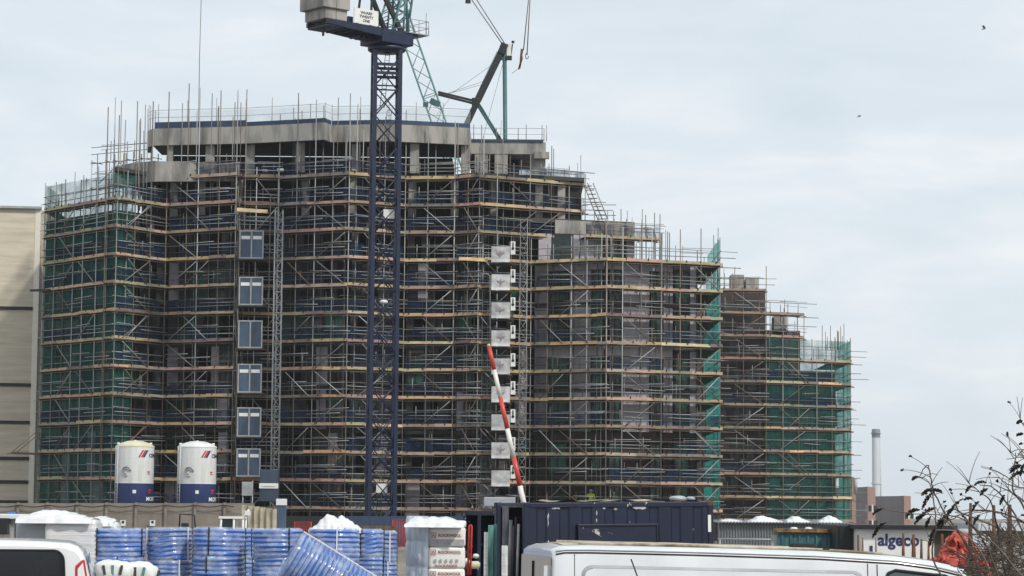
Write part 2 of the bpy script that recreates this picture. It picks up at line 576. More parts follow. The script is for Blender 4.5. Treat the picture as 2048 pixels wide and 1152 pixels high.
for px, Y in ((330, 184.6), (410, 184.2), (491, 183.6), (592, 182.4), (705, 183.0), (823, 182.4), (926, 183.4)):
    w = .33 if px != 330 else .2
    mb = MB(); x = X(px, Y); prism(mb, [(x - w, Y + .05), (x + w, Y + .05), (x + w, Y + .5), (x - w, Y + .5)], FL[8], 29.34)
    obj('column', mb, M['conc'], BLD)
# roof block at the right, set back
Yr = 189.0
xa, xb = X(936, Yr), X(1088, Yr)
mb = MB()
prism(mb, [(xa, Yr), (xb, Yr), (xb, Yr + 9), (xa, Yr + 9)], Z(308, Yr), Z(284, Yr)); obj('ring_beam', mb, M['conc'], BLD)
mb = MB(); prism(mb, [(xb - .9, Yr - .5), (xb + .25, Yr - .5), (xb + .25, Yr - .02), (xb - .9, Yr - .02)], Z(318, Yr), Z(305, Yr)); obj('corbel', mb, M['conc'], BLD)
mb = MB(); prism(mb, [(xa, Yr - .1), (xb - .2, Yr - .1), (xb - .2, Yr + .15), (xa, Yr + .15)], Z(284, Yr) + .01, Z(279, Yr)); obj('roof_membrane', mb, M['navy_l'], BLD)
for px, w in ((958, .5), (998, .5), (1073, .55)):
    mb = MB(); x = X(px, Yr); prism(mb, [(x - w, Yr + .05), (x + w, Yr + .05), (x + w, Yr + .5), (x - w, Yr + .5)], FL[8], Z(308, Yr) - .01); obj('column', mb, M['conc'], BLD)
mb = MB(); prism(mb, [(xa, Yr + 3), (X(1035, Yr), Yr + 3), (X(1035, Yr), Yr + 8), (xa, Yr + 8)], FL[8] + .01, Z(308, Yr) - .01); obj('core_wall', mb, M['conc_d'], BLD)
# terrace storey at the right step (20.85 - 24.0)
def sfp(px, dy=1.4):
    Y = 180.3 + (px - 950) * (184.5 - 180.3) / 368 + dy
    return Vector((X(px, Y), Y, 0))
mb = MB(); wall_seg(mb, sfp(1108), sfp(1268), 22.9, 23.9, .25); obj('ring_beam', mb, M['conc'], BLD)
mb = MB(); p = sfp(1268); prism(mb, [(p.x - .3, p.y + .3), (p.x, p.y + .3), (p.x, 198), (p.x - .3, 198)], 20.9, 23.9); obj('gable_wall', mb, M['conc'], BLD)
for a, b in ((1075, 1100), (1145, 1203), (1252, 1268)):
    mb = MB(); wall_seg(mb, sfp(a), sfp(b), 20.9, 22.85, .2); obj('wall_panel', mb, M['panel'], BLD)
for a, b in ((1101, 1144), (1204, 1251)):
    window(sfp(a), sfp(b), 20.95, 22.85, M['glass_d'], 2)

# ---------------------------------------------------------------- scaffolding
DK = [2.45 + 2.015 * k for k in range(14)]
BCOL = [(0.62, 0.43, 0.26), (0.52, 0.38, 0.24), (0.48, 0.36, 0.25), (0.56, 0.42, 0.28), (0.34, 0.28, 0.22), (0.24, 0.20, 0.165), (0.72, 0.56, 0.34), (0.36, 0.28, 0.20), (0.52, 0.40, 0.28)]
def scaffold(label, pxA, YA, pxB, YB, ks, top, tjit=0.6, sheets=0.65, net=None, group='scaffold bays round the apartment block', z0=0.0, step=1.75, DKl=None,
             nets_z=None, tone=1.0, name='scaffold_bay', width=1.25, gap_end=(0, 0), overshoot=(0, 0), clip=True, extra=0, nodeck=()):
    D = DKl or DK
    A = Vector((X(pxA, YA), YA, 0)); B = Vector((X(pxB, YB), YB, 0))
    d = (B - A); L = d.length; d.normalize()
    n = Vector((-d.y, d.x, 0))
    T = thing(name, label, 'scaffolding', A + d * (L / 2), group)
    tm = lambda: M[rnd.choice(['tube_a', 'tube_a', 'tube_b', 'tube_b', 'tube_c'])]
    ns = max(2, round(L / step))
    tz = lambda: (top if not callable(top) else top()) + rnd.uniform(-tjit, tjit)
    r = 0.038
    poss = []
    for q in range(ns + 1):
        t = L * q / ns + (rnd.uniform(-.3, .3) if 0 < q < ns else 0.0)
        poss.append(t)
        p = A + d * t
        mb = MB(); mb.tube([p + Vector((0, 0, z0)), p + Vector((rnd.uniform(-.04, .04), 0, tz()))], r, 6)
        obj('standard', mb, tm(), T)
        if True:
            p = A + d * min(L, max(0, t + rnd.uniform(-.45, .45))) + n * width * rnd.uniform(.85, 1.05)
            mb = MB(); mb.tube([p + Vector((0, 0, z0)), p + Vector((0, 0, tz() - .4))], r, 6)
            obj('standard', mb, tm(), T)
    for q in range(extra):
        p = A + d * rnd.uniform(0, L) + n * rnd.uniform(.1, width)
        mb = MB(); mb.tube([p + Vector((0, 0, D[ks[-1]] - 1.5)), p + Vector((rnd.uniform(-.06, .06), 0, tz()))], .032, 5)
        obj('standard', mb, tm(), T)
    for k in ks:
        z = D[k]
        # deck with transoms
        mb = MB()
        for w in (() if k in nodeck else range(4)):
            q0, q1 = A + n * (.1 + w * .3), B + n * (.1 + w * .3)
            o = rnd.uniform(-.25, .25)
            mb.bar(q0 + d * (o * .3) + Vector((0, 0, z - .02)), q1 + d * (o * .3) + Vector((0, 0, z - .02)), .285, .04)
        for t in poss:
            p = A + d * (t + .12)
            mb.tube([p - n * .22 + Vector((0, 0, z - .085)), p + n * (width + .2) + Vector((0, 0, z - .085))], .03, 5)
        dk = obj('deck', mb, M['deck'], T)
        # toe boards: separate lengths, each with its own weathering
        mb = MB(); t = -overshoot[0]
        run = rnd.random()
        while t < L + overshoot[1] - .05 and k not in nodeck:
            ln = min(rnd.choice([3.9, 3.9, 2.4, 1.5]), L + overshoot[1] - t)
            c = rnd.choice(BCOL) if rnd.random() < .55 else BCOL[int(run * 6)]
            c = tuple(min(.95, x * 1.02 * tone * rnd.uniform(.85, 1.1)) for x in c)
            h = .205 + rnd.uniform(-.015, .03)
            if True:
                p, q = A + d * t - n * .045, A + d * (t + ln - .01) - n * .045
                zz = z + .09 + rnd.uniform(-.02, .03)
                mb.bar(p + Vector((0, 0, zz)), q + Vector((0, 0, zz + rnd.uniform(-.03, .03))), .04, h, c)
            t += ln
        if clip and k not in nodeck:
            t = .4
            while t < L:
                p = A + d * t - n * .09
                mb.box(p + Vector((0, 0, z + .19)), (.07, .05, .16), None, (.015, .015, .018))
                t += rnd.uniform(1.0, 1.9)
        if mb.v:
            obj('toe_board', mb, M['board'], dk)
        # ledger + guard rails
        for dz, nm, rr in ((-.15, 'ledger', .032), (.55, 'guard_rail', .028), (1.05, 'guard_rail', .028)):
            if nm == 'guard_rail' and rnd.random() < .05:
                continue
            mb = MB()
            e0, e1 = -rnd.uniform(0, .25) - gap_end[0] * rnd.random(), L + rnd.uniform(0, .25) + gap_end[1] * rnd.random()
            s = rnd.uniform(-.03, .03)
            mb.tube([A + d * e0 + n * .05 + Vector((0, 0, z + dz + s)), A + d * e1 + n * .05 + Vector((0, 0, z + dz - s))], rr, 6)
            obj(nm, mb, tm() if nm == 'guard_rail' else M['tube_b'], T)
        for rep in range(2):
            a = rnd.uniform(0, .7) * L; b = min(L + .3, a + rnd.uniform(1.5, 4))
            mb = MB(); mb.tube([A + d * a - n * .06 + Vector((0, 0, z + .8 + .35 * rep)), A + d * b - n * .06 + Vector((0, 0, z + .8 + .35 * rep + rnd.uniform(-.1, .1)))], .024, 5)
            obj('guard_rail', mb, M['tube_c'], T)
        # inner rail and spare upright tubes behind it
        mb = MB(); dz = rnd.uniform(.9, 1.4); mb.tube([A + n * width + Vector((0, 0, z + dz)), B + n * width + Vector((0, 0, z + dz))], .026, 5)
        obj('inner_rail', mb, tm(), T)
        for rep in range(2):
            t = rnd.uniform(.1, .9) * L
            mb = MB(); mb.tube([A + d * t + n * .3 + Vector((0, 0, z)), A + d * t + n * .3 + Vector((0, 0, z + rnd.uniform(1.1, 1.7)))], .028, 5)
            obj('upright', mb, tm(), T)
        # blue debris sheet laced to the rails
        if rnd.random() < sheets and k not in nodeck:
            a = 0 if rnd.random() < .7 else rnd.uniform(0, .3) * L
            b = L if rnd.random() < .7 else rnd.uniform(.6, 1) * L
            sd_ = rnd.uniform(0, 99); h = rnd.uniform(.85, 1.15)
            mb = MB()
            mb.grid(lambda u, v: A + d * (a + (b - a) * u) + n * (.1 + .05 * noise.noise(Vector((u * L, v * 2, sd_)))) +
                    Vector((0, 0, z + .06 + v * h * (1 + .06 * noise.noise(Vector((u * L * .6, sd_, 0)))))), max(3, int(L * 1.5)), 4)
            obj('debris_sheet', mb, M['sheet'], T)
        # green netting of this lift
        if net and k in net:
            sd_ = rnd.uniform(0, 99)
            mb = MB()
            a, b = (0, L) if not isinstance(net, dict) else tuple(x * L for x in net[k])
            mb.grid(lambda u, v: A + d * (a + (b - a) * u) + n * (.16 + .07 * noise.noise(Vector((u * L * .7, v * 1.5, sd_)))) +
                    Vector((0, 0, z - .1 + v * 2.0)), max(3, int(L)), 4)
            obj('debris_net', mb, M['net'], T)
    # diagonal braces in a zigzag over two adjacent bays
    t0 = rnd.uniform(.05, .45) * L
    t1 = min(L - .1, t0 + rnd.uniform(1.8, 2.8))
    fl = rnd.random() < .5
    for k in list(ks)[:-1] + (list(ks)[:-1:2] if L > 4.5 else []):
        if k == ks[0]:
            t0 = rnd.uniform(.0, .6) * L; t1 = min(L - .1, t0 + rnd.uniform(1.8, 2.8))
        if rnd.random() < .12:
            fl = not fl
            continue
        a, b = (t0, t1) if fl else (t1, t0)
        mb = MB(); mb.tube([A + d * a - n * .09 + Vector((0, 0, D[k] + .1)), A + d * b - n * .09 + Vector((0, 0, D[k] + 1.85))], .034, 6)
        obj('diagonal_brace', mb, tm(), T)
        fl = not fl
    return T, A, B, d, n, L

def zt(py, Y, px=1024):
    return Z(py, Y, px)
U = rnd.uniform
scaffold('scaffold bay with green netting and stepped top beside the cream building', 80, 187, 225, 179, range(0, 12), lambda: zt(U(345, 372), 183), .3, .55, extra=5, net=range(0, 12), gap_end=(.8, 0), step=1.45)
scaffold('scaffold bay just right of the green netted corner with the tallest loose poles', 225, 179, 325, 183.2, range(0, 12), lambda: zt(U(205, 290), 182), .4, .75, extra=6, net={k: (0, .42) for k in range(2, 12)}, step=1.5)
scaffold('scaffold bay behind the two silos and left of the blue hoist gates', 325, 183.2, 465, 180.3, range(0, 13), lambda: zt(U(165, 235), 182), .4, .75, extra=5, step=1.6)
scaffold('scaffold bay right of the blue hoist gates and lattice mast', 552, 182.3, 692, 179.7, range(0, 13), lambda: zt(U(178, 270), 181), .6, .7, extra=4, step=1.5)
scaffold('scaffold bay directly behind the navy tower crane mast', 692, 179.7, 805, 182, range(0, 13), lambda: zt(U(205, 290), 181), .5, .7, extra=3, step=1.5)
scaffold('scaffold bay right of the tower crane mast', 805, 182, 905, 181.5, range(0, 13), lambda: zt(U(230, 320), 181), .6, .7, step=1.5)
scaffold('narrow scaffold bay turning the corner left of the white hoist covers', 905, 181.5, 955, 180.3, range(0, 13), lambda: zt(U(240, 320), 181), .5, .7, step=1.3)
scaffold('scaffold bay behind the white hoist covers', 955, 180.3, 1060, 182.8, range(0, 10), lambda: DK[9] + 2.2, .3, .5, step=1.5)
scaffold('scaffold bay right of the white hoist covers over lilac panels', 1060, 182.8, 1212, 180, range(0, 10), lambda: DK[9] + 1.6, .3, .35, step=1.6)
scaffold('scaffold bay with the bright unbroken toe boards left of the end bay', 1212, 180, 1322, 181.6, range(0, 10), lambda: DK[9] + 2.4, .5, .4, extra=3, step=1.5)
scaffold('end scaffold bay with teal netting on its right return', 1322, 181.6, 1440, 183.2, range(0, 10), lambda: zt(U(450, 490), 183), .35, .3, extra=7, step=1.5, gap_end=(0, 1.6), overshoot=(0, .2))
scaffold('upper scaffold bay on the stepped terrace, poles against the sky', 955, 180.5, 1168, 185.0, range(10, 13), lambda: zt(U(285, 345), 183), .3, .9, extra=8, step=1.6, z0=DK[9] + .1, gap_end=(0, .8))
scaffold('lower terrace scaffold bay stepping down right of the upper one', 1168, 183.0, 1318, 184.8, range(10, 11), lambda: zt(U(415, 450), 184), .3, .8, extra=12, step=1.6, z0=DK[9] + .1, gap_end=(0, 1.2))

scaffold('small open bay of tubes on the left terrace above the green netting', 172, 188.5, 292, 185.5, range(12, 14), lambda: zt(U(280, 318), 186), .3, 0, step=1.1, z0=DK[11], extra=6, clip=False, tone=.7, width=.9, nodeck=(12, 13))
# return sides: left end going back, right end with teal netting
def ret_net(label, px, Y0, Y1, ks, D, cat='netting', side=-1, wd=1.3, mat_='net_end'):
    T = thing('end_netting', label, cat, (X(px, Y0), Y0, D[ks[0]]))
    for k in ks:
        sd_ = rnd.uniform(0, 99)
        x = X(px, Y0)
        mb = MB()
        f = rnd.uniform(.75, 1.0)
        mb.grid(lambda u, v: Vector((x + .12 * noise.noise(Vector((u * 4, v * 2, sd_))), Y0 + .1 + (Y1 - Y0) * u * f, D[k] + .15 + 1.85 * v)), 8, 4)
        obj('net_panel', mb, M[mat_], T)
        mb = MB()
        for w in range(8):
            yy = Y0 + .3 + w * (Y1 - Y0) / 8
            mb.box((x + side * wd / 2, yy + .4, D[k] - .03), (wd, (Y1 - Y0) / 8 - .02, .04))
        obj('return_deck', mb, M['deck'], T)
        mb = MB()
        for dz in (.55, 1.05):
            mb.tube([(x + .03, Y0 - .3, D[k] + dz), (x + .03, Y1, D[k] + dz)], .028, 5)
        obj('return_rail', mb, M['tube_b'], T)
    mb = MB()
    for yy in (Y0 + 2.2, Y0 + 4.6, Y1):
        mb.tube([(x, yy, 0), (x, yy, D[ks[-1]] + 2.2)], .036, 5)
    obj('return_standards', mb, M['tube_a'], T)
ret_net('teal netting closing the right return of the main scaffold', 1440, 183.2, 198.5, list(range(0, 10)), DK, wd=1.6)
ret_net('dark green netting closing the left return next to the cream building', 80, 187, 194, list(range(0, 12)), DK, side=1, wd=.9, mat_='net')

# right wing, farther back
WD = [1.78 + 2.02 * j for j in range(13)]
WING = thing('rear_wing', 'lower brown wing of the block stepping down behind the teal netting', 'apartment block', (X(1570, 225), 225, 0))
for (pa, pb, z1) in ((1400, 1532, 22.2), (1532, 1602, 18.8), (1602, 1672, 15.2)):
    Y = 221.5 + (pa - 1400) / 290 * 3.2
    mb = MB(); prism(mb, [(X(pa, Y), Y), (X(pb, Y), Y + .6), (X(pb, Y), 240), (X(pa, Y), 240)], 0, z1)
    obj('wall', mb, M['brick_d'], WING)
    i = 0
    z = 1.2
    while z + 2.3 < z1:
        x = pa + 8
        while x < pb - 16:
            w = rnd.uniform(12, 20)
            if rnd.random() < .75:
                Yw = Y + .6 * (x - pa) / (pb - pa) - .08
                f = MB(); q0 = Vector((X(x, Yw), Yw, 0)); q1 = Vector((X(x + w, Yw), Yw, 0))
                wall_seg(f, q0, q1, z, z + 1.9, .06)
                obj('window', f, M['glass_d'], WING)
            x += w + rnd.uniform(8, 16)
        z += 3.03
for pa, z0_, z1_ in ((1462, 22.2, 23.7), (1492, 22.2, 23.4), (1548, 18.8, 20.0)):
    mb = MB(); Y = 222.5; prism(mb, [(X(pa, Y), Y), (X(pa + 26, Y), Y), (X(pa + 26, Y), Y + 2), (X(pa, Y), Y + 2)], z0_, z1_); obj('upstand', mb, M['conc'], WING)
wg = 'scaffold bays round the rear wing'
scaffold('rear wing scaffold bay without netting, next to the teal return', 1438, 219, 1532, 219.2, range(0, 11), lambda: zt(U(530, 570), 219), .3, .4, extra=6, DKl=WD, group=wg, tone=.75, step=1.9, gap_end=(0, 1.0), clip=True)
scaffold('netted rear wing scaffold bay at the far right end', 1532, 219.2, 1702, 223, range(0, 8), lambda: zt(U(650, 685), 221), .5, .2, extra=6, net=range(0, 8), DKl=WD, group=wg, tone=1.05, step=1.8, gap_end=(0, 1.8))
scaffold('short top scaffold bay on the rear wing with open guard rails', 1532, 219.4, 1608, 221, range(8, 10), lambda: zt(U(592, 620), 220), .25, .25, extra=6, DKl=WD, z0=WD[7] + .1, group=wg, tone=.8, step=1.9, gap_end=(0, 1.5))
ret_net('teal netting on the far right return of the rear wing', 1702, 223, 233.5, list(range(0, 8)), WD, wd=2.0)

# tapering boards leaning above the steps (upright timber on the guard posts)
UP = thing('loose_tubes', 'cluster of thin upright tubes on top of the far right netted bay', 'scaffold tubes', (X(1668, 222), 222, WD[7]))
for k in range(12):
    x = U(1640, 1695); Y = U(222.5, 228)
    mb = MB(); mb.tube([P(x, 700, Y) * 1.0, Vector((X(x, Y, 640), Y, zt(U(640, 682), Y)))], .03, 5)
    obj('tube', mb, M['tube_b'], UP)

# stair tower between terraces
ST = thing('scaffold_stair', 'sloping scaffold stair flight dropping from the upper terrace step', 'stair', (X(1190, 184), 184, 24))
for dx in (0, 9, 20):
    a, b = P(1166 + dx, 366, 184), P(1196 + dx, 440, 184)
    mb = MB(); mb.tube([a, b], .04, 5); obj('stringer', mb, M['tube_a'], ST)
mb = MB()
for k in range(9):
    t = k / 8
    a = P(1168 + 30 * t, 372 + 66 * t, 184.02); b = P(1184 + 30 * t, 372 + 66 * t, 184.02)
    mb.bar(a, b, .2, .04)
obj('treads', mb, M['deck'], ST)
mb = MB()
for (x0, x1, y) in ((1166, 1212, 404), (1166, 1232, 409), (1170, 1226, 420), (1176, 1232, 430)):
    mb.tube([P(x0, y, 184.2), P(x1, y + 1, 184.2)], .03, 5)
obj('rail', mb, M['tube_a'], ST)

# pale edge protection round the roof
EP = thing('roof_edge_protection', 'row of thin poles and pale mesh round the top roof edge', 'edge protection', (X(640, 181), 181, 30.6))
pts = [(r_.x, r_.y + .35) for r_ in ring[4:-1]]
path = []
for (a, b) in zip(pts, pts[1:]):
    L = math.hypot(b[0] - a[0], b[1] - a[1]); n_ = max(1, round(L / 2.2))
    path += [(a[0] + (b[0] - a[0]) * k / n_, a[1] + (b[1] - a[1]) * k / n_) for k in range(n_)]
path.append(pts[-1])
for p in path:
    mb = MB(); mb.tube([(p[0], p[1], 30.5), (p[0], p[1], 32.0 + U(-.1, .9))], .025, 5); obj('post', mb, M['tube_a'], EP)
for z in (31.5, 32.05):
    mb = MB(); mb.tube([(p[0], p[1], z) for p in path], .018, 4); obj('rail', mb, M['tube_c'], EP)
mb = MB()
for a, b in zip(path, path[1:]):
    mb.add([(a[0], a[1] + .03, 30.6), (b[0], b[1] + .03, 30.6), (b[0], b[1] + .03, 31.95), (a[0], a[1] + .03, 31.95)], [(0, 1, 2, 3)])
obj('mesh_panel', mb, M['edge_net'], EP)
EP2 = thing('roof_edge_protection', 'short run of poles and rails on the small set back roof block', 'edge protection', (X(1010, 189), 189, 30.6))
for px in (942, 958, 988, 1032, 1048, 1080, 1084, 1089):
    mb = MB(); x = X(px, 189.2); mb.tube([(x, 189.2, Z(282, 189.2)), (x, 189.2, Z(U(248, 258), 189.2))], .03, 5); obj('post', mb, M['tube_a'], EP2)
for py in (256, 268):
    mb = MB(); mb.tube([P(942, py, 189.2), P(1089, py + 1, 189.2)], .018, 4); obj('rail', mb, M['tube_c'], EP2)

# tarpaulins, boards and insulation lying on decks: small site clutter on the terrace
for k, (px, py, w, h) in enumerate(((527, 341, 12, 8), (558, 340, 17, 10), (604, 341, 8, 7), (665, 342, 10, 5), (707, 341, 14, 6))):
    mb = MB(); Y = 182.0; c = P(px, py, Y); mb.puffy(c + Vector((0, 1.2, .12)), (w / 32, .6, h / 36), 6, .03, 5, 16, 8, seed=k)
    tag(obj('material_pack', mb, M['white']), ['small white pack on the terrace deck nearest the hoist', 'larger white pack second from the hoist on the terrace', 'little white pack beside a column on the terrace', 'flat white pack left of the crane mast on the terrace', 'white pack touching the crane mast on the terrace deck'][k], 'pack', 'white packs on the terrace deck')

# ---------------------------------------------------------------- hoists
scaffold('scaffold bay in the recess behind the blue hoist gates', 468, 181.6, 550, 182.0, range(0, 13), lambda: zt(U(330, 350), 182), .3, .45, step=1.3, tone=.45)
H1 = thing('goods_hoist', 'goods hoist tower with six stacked blue landing gates', 'hoist', (X(500, 179.5), 179.5, 0))
Yh = 179.6
gates = [(462, 516), (555, 609), (642, 695), (729, 784), (816, 872), (898, 952)]
for gi, (y0, y1) in enumerate(gates):
    px0 = 480.5 - gi * 1.2; px1 = px0 + 46
    xa, xb = X(px0, Yh, y0), X(px1, Yh, y0); za, zb = Z(y1, Yh, 500), Z(y0, Yh, 500)
    f = MB()
    for x in (xa, xb, (xa + xb) / 2):
        f.box((x, Yh, (za + zb) / 2), (.09, .1, zb - za))
    for z in (za, zb):
        f.box(((xa + xb) / 2, Yh - .01, z), (xb - xa + .1, .1, .09))
    fo = obj('landing_gate', f, M['galv'], H1)
    for q in (0, 1):
        a = xa + .05 + q * (xb - xa) / 2; b = a + (xb - xa) / 2 - .1
        p = MB(); p.box(((a + b) / 2, Yh + .01, (za + zb) / 2), (b - a, .05, zb - za - .1))
        po = obj('gate_leaf', p, M['door'], fo)
        if gi != 2:
            p = MB(); p.box(((a + b) / 2, Yh - .03, zb - .48), (b - a - .1, .02, .24)); obj('sign', p, M['white'], po)
    d = MB(); d.box(((xa + xb) / 2, Yh + .7, za - .1), (xb - xa + .5, 1.5, .1)); obj('landing', d, M['deck'], H1)
for px in (472, 534):
    t_ = MB(); x = X(px, Yh + .1); t_.tube([(x, Yh + .1, 0), (x, Yh + .1, Z(400, Yh))], .04, 6); obj('standard', t_, M['tube_b'], H1)
for py in (402, 424, 440, 448):
    t_ = MB(); t_.tube([P(468, py, Yh + .1), P(538, py + 2, Yh + .1)], .03, 5); obj('rail', t_, M['tube_a'], H1)
t_ = MB(); t_.bar(P(474, 419, Yh - .1), P(535, 423, Yh - .1), .05, .26, (0.9, 0.68, 0.40)); obj('loading_board', t_, M['board'], H1)

def lattice_mast(name, label, cat, px, Y, w, z0, z1, pitch, m_, rr=.035, parent=None):
    x = X(px, Y)
    T = parent or thing(name, label, cat, (x, Y, z0))
    cor = [(x - w / 2, Y - w / 2), (x + w / 2, Y - w / 2), (x + w / 2, Y + w / 2), (x - w / 2, Y + w / 2)]
    for c in cor:
        mb = MB(); mb.tube([(c[0], c[1], z0), (c[0], c[1], z1)], rr, 6); obj('mast_chord', mb, m_, T)
    mb = MB(); z = z0; k = 0
    while z < z1 - pitch * .5:
        for i in range(4):
            a, b = cor[i], cor[(i + 1) % 4]
            mb.tube([(a[0], a[1], z), (b[0], b[1], z)], rr * .75, 5)
            if (k + i) % 2:
                a, b = b, a
            mb.tube([(a[0], a[1], z), (b[0], b[1], min(z + pitch, z1))], rr * .6, 5)
        z += pitch; k += 1
    obj('bracing', mb, m_, T)
    return T
lattice_mast('hoist_mast', 'grey lattice hoist mast rising beside the blue gates', 'hoist mast', 552, 179.3, .55, 0, Z(424, 179.3), .75, M['galv'])
lattice_mast('hoist_mast', 'grey lattice hoist mast rising right of the white hoist covers', 'hoist mast', 1045, 179.6, .5, 0, Z(440, 179.6), .7, M['tube_a'])

M['hoist_cover'] = mat('white_hoist_sheeting', (0.56, 0.56, 0.57), 0.7, var=0.4, scale=1.6, bump=0.6, bscale=2.5, objvar=.18)
M['logo'] = mat('faded_emblem', (0.34, 0.25, 0.27), 0.8, var=0.3, scale=5)
H2 = thing('white_hoist', 'second hoist with a column of nine white sheeted landing covers', 'hoist', (X(1002, 179), 179, 0))
Yh = 179.3
for k in range(9):
    y0 = 493 + 56 * k; y1 = y0 + 32
    xa, xb = X(983, Yh, y0), X(1020, Yh, y0); za, zb = Z(y1, Yh), Z(y0, Yh)
    mb = MB()
    mb.grid(lambda u, v: (xa + (xb - xa) * u, Yh - .05 * noise.noise(Vector((u * 3, v * 3, k))) - .03 * math.sin(v * 3.1) - (.22 * (.16 - v) / .16 if v < .16 else 0), za + (zb - za) * v), 12, 14)
    co = obj('landing_cover', mb, M['hoist_cover'], H2)
    if k not in (6, 8):
        # faint emblem: a wide bird-like mark with a pole
        mb = MB(); xc = (xa + xb) / 2 + U(-.05, .05); zc = (za + zb) / 2 + .1 + U(-.06, .06); yy = Yh - .1
        mb.add([(xc - .3, yy, zc + .1), (xc, yy, zc - .02), (xc + .3, yy, zc + .1), (xc + .28, yy, zc + .02), (xc, yy, zc - .12), (xc - .28, yy, zc + .02)], [(5, 4, 1, 0), (4, 3, 2, 1)])
        mb.box((xc, yy, zc - .05), (.05, .004, .5))
        obj('emblem', mb, M['logo'], co)
    d = MB(); d.box(((xa + xb) / 2, Yh + .75, za - .08), (xb - xa + .3, 1.4, .08)); obj('landing', d, M['deck'], H2)
    b_ = MB(); xc = X(1026, Yh, y0)
    b_.box((xc, Yh, zb - .1), (.34, .05, .95)); bo = obj('call_plate', b_, M['white'], H2)
    q = MB(); q.lathe([(.001, 0), (.1, 0), (.1, .03), (.001, .03)], (0, 0, 0), 12)
    rot = Matrix.Rotation(R(90), 3, 'X')
    q.v = [rot @ v + Vector((xc, Yh - .03, zb - .15)) for v in q.v]
    q.box((xc, Yh - .045, zb + .08), (.08, .03, .42)); obj('keyhole', q, M['black'], bo)
t_ = MB(); t_.tube([P(955, 548, Yh - .2), P(976, 548, Yh - .2), P(980, 552, Yh - .2), P(980, 700, Yh - .2)], .03, 6); obj('hose', t_, M['tube_c'], H2)
for k in range(9):
    y0 = 496 + 56 * k
    for dy in (0, 13):
        t_ = MB(); t_.tube([P(913, y0 + dy, Yh + .9), P(982, y0 + dy + 1, Yh + .9)], .026, 5); obj('rail', t_, M['tube_c'], H2)
t_ = MB(); t_.bar(P(918, 517, Yh + .6), P(976, 520, Yh + .6), .05, .24, (.9, .66, .36)); obj('loading_board', t_, M['board'], H2)

# ---------------------------------------------------------------- tower crane
TY = 170.0
tx = X(767, TY, 600)
ZT = Z(104, TY, 767)
CR = thing('tower_crane', 'navy tower crane with concrete counterweights and white sign', 'crane', (tx, TY, 0))
yaw = R(9)
def rotz(v, a, c=(0, 0)):
    return Vector((c[0] + v[0] * math.cos(a) - v[1] * math.sin(a), c[1] + v[0] * math.sin(a) + v[1] * math.cos(a), v[2]))
hw = .86
cor = [rotz((sx * hw, sy * hw, 0), yaw, (tx, TY)) for sx, sy in ((-1, -1), (1, -1), (1, 1), (-1, 1))]
for c in cor:
    mb = MB(); mb.bar((c.x, c.y, 0), (c.x, c.y, ZT), .26, .26, upv=(math.cos(yaw), math.sin(yaw), 0)); obj('mast_leg', mb, M['navy'], CR, bevel=.02)
mb = MB(); z = .6; pitch = 2.05; k = 0
while z < ZT - 1.2:
    for i in range(4):
        a, b = cor[i], cor[(i + 1) % 4]
        A_, B_ = (a, b) if (k + i) % 2 else (b, a)
        mb.tube([A_ + Vector((0, 0, z)), B_ + Vector((0, 0, z + pitch))], .05, 6)
        if i in (0, 2):
            mb.tube([B_ + Vector((0, 0, z + .15)), A_ + Vector((0, 0, z + pitch))], .045, 6)
        if k % 3 == 0:
            mb.tube([a + Vector((0, 0, z)), b + Vector((0, 0, z))], .055, 6)
    z += pitch; k += 1
for dz in (1.0, 1.6):
    for i in range(4):
        mb.bar(cor[i] + Vector((0, 0, ZT - dz)), cor[(i + 1) % 4] + Vector((0, 0, ZT - dz)), .08, .2)
obj('mast_bracing', mb, M['navy'], CR)
mb = MB(); z = 1
while z < ZT - 2:                                            # climbing ladder in short flights
    for sx in (-.15, .15):
        mb.tube([rotz((sx - .25, .2, z), yaw, (tx, TY)), rotz((sx + .25, .2, z + 5.6), yaw, (tx, TY))], .022, 5)
    for q in range(18):
        f_ = q / 17
        mb.tube([rotz((-.4 + .5 * f_, .2, z + 5.6 * f_), yaw, (tx, TY)), rotz((-.1 + .5 * f_, .2, z + 5.6 * f_), yaw, (tx, TY))], .014, 4)
    z += 5.8
obj('ladder', mb, M['navy'], CR)
mb = MB()
for zz in (6.0, 12.1, 18.2, 24.3):
    c = rotz((0, .55, 0), yaw, (tx, TY)); mb.box((c.x, c.y, zz), (1.5, .7, .05))
obj('rest_platform', mb, M['galv'], CR)
for zz, px in ((3.9, 763), (22.6, 770)):
    mb = MB(); c = P(px, 600, TY - 1.0); mb.box((c.x + .15, TY - .2, zz), (.75, .06, .62)); obj('notice_board', mb, M['white'], CR)
mb = MB(); mb.lathe([(.001, 0), (.24, .02), (.3, .16), (.2, .26), (.001, .28)], (X(768, TY, 607), TY - .4, Z(611, TY)), 14); lo = obj('flood_lamp', mb, M['white'], CR)
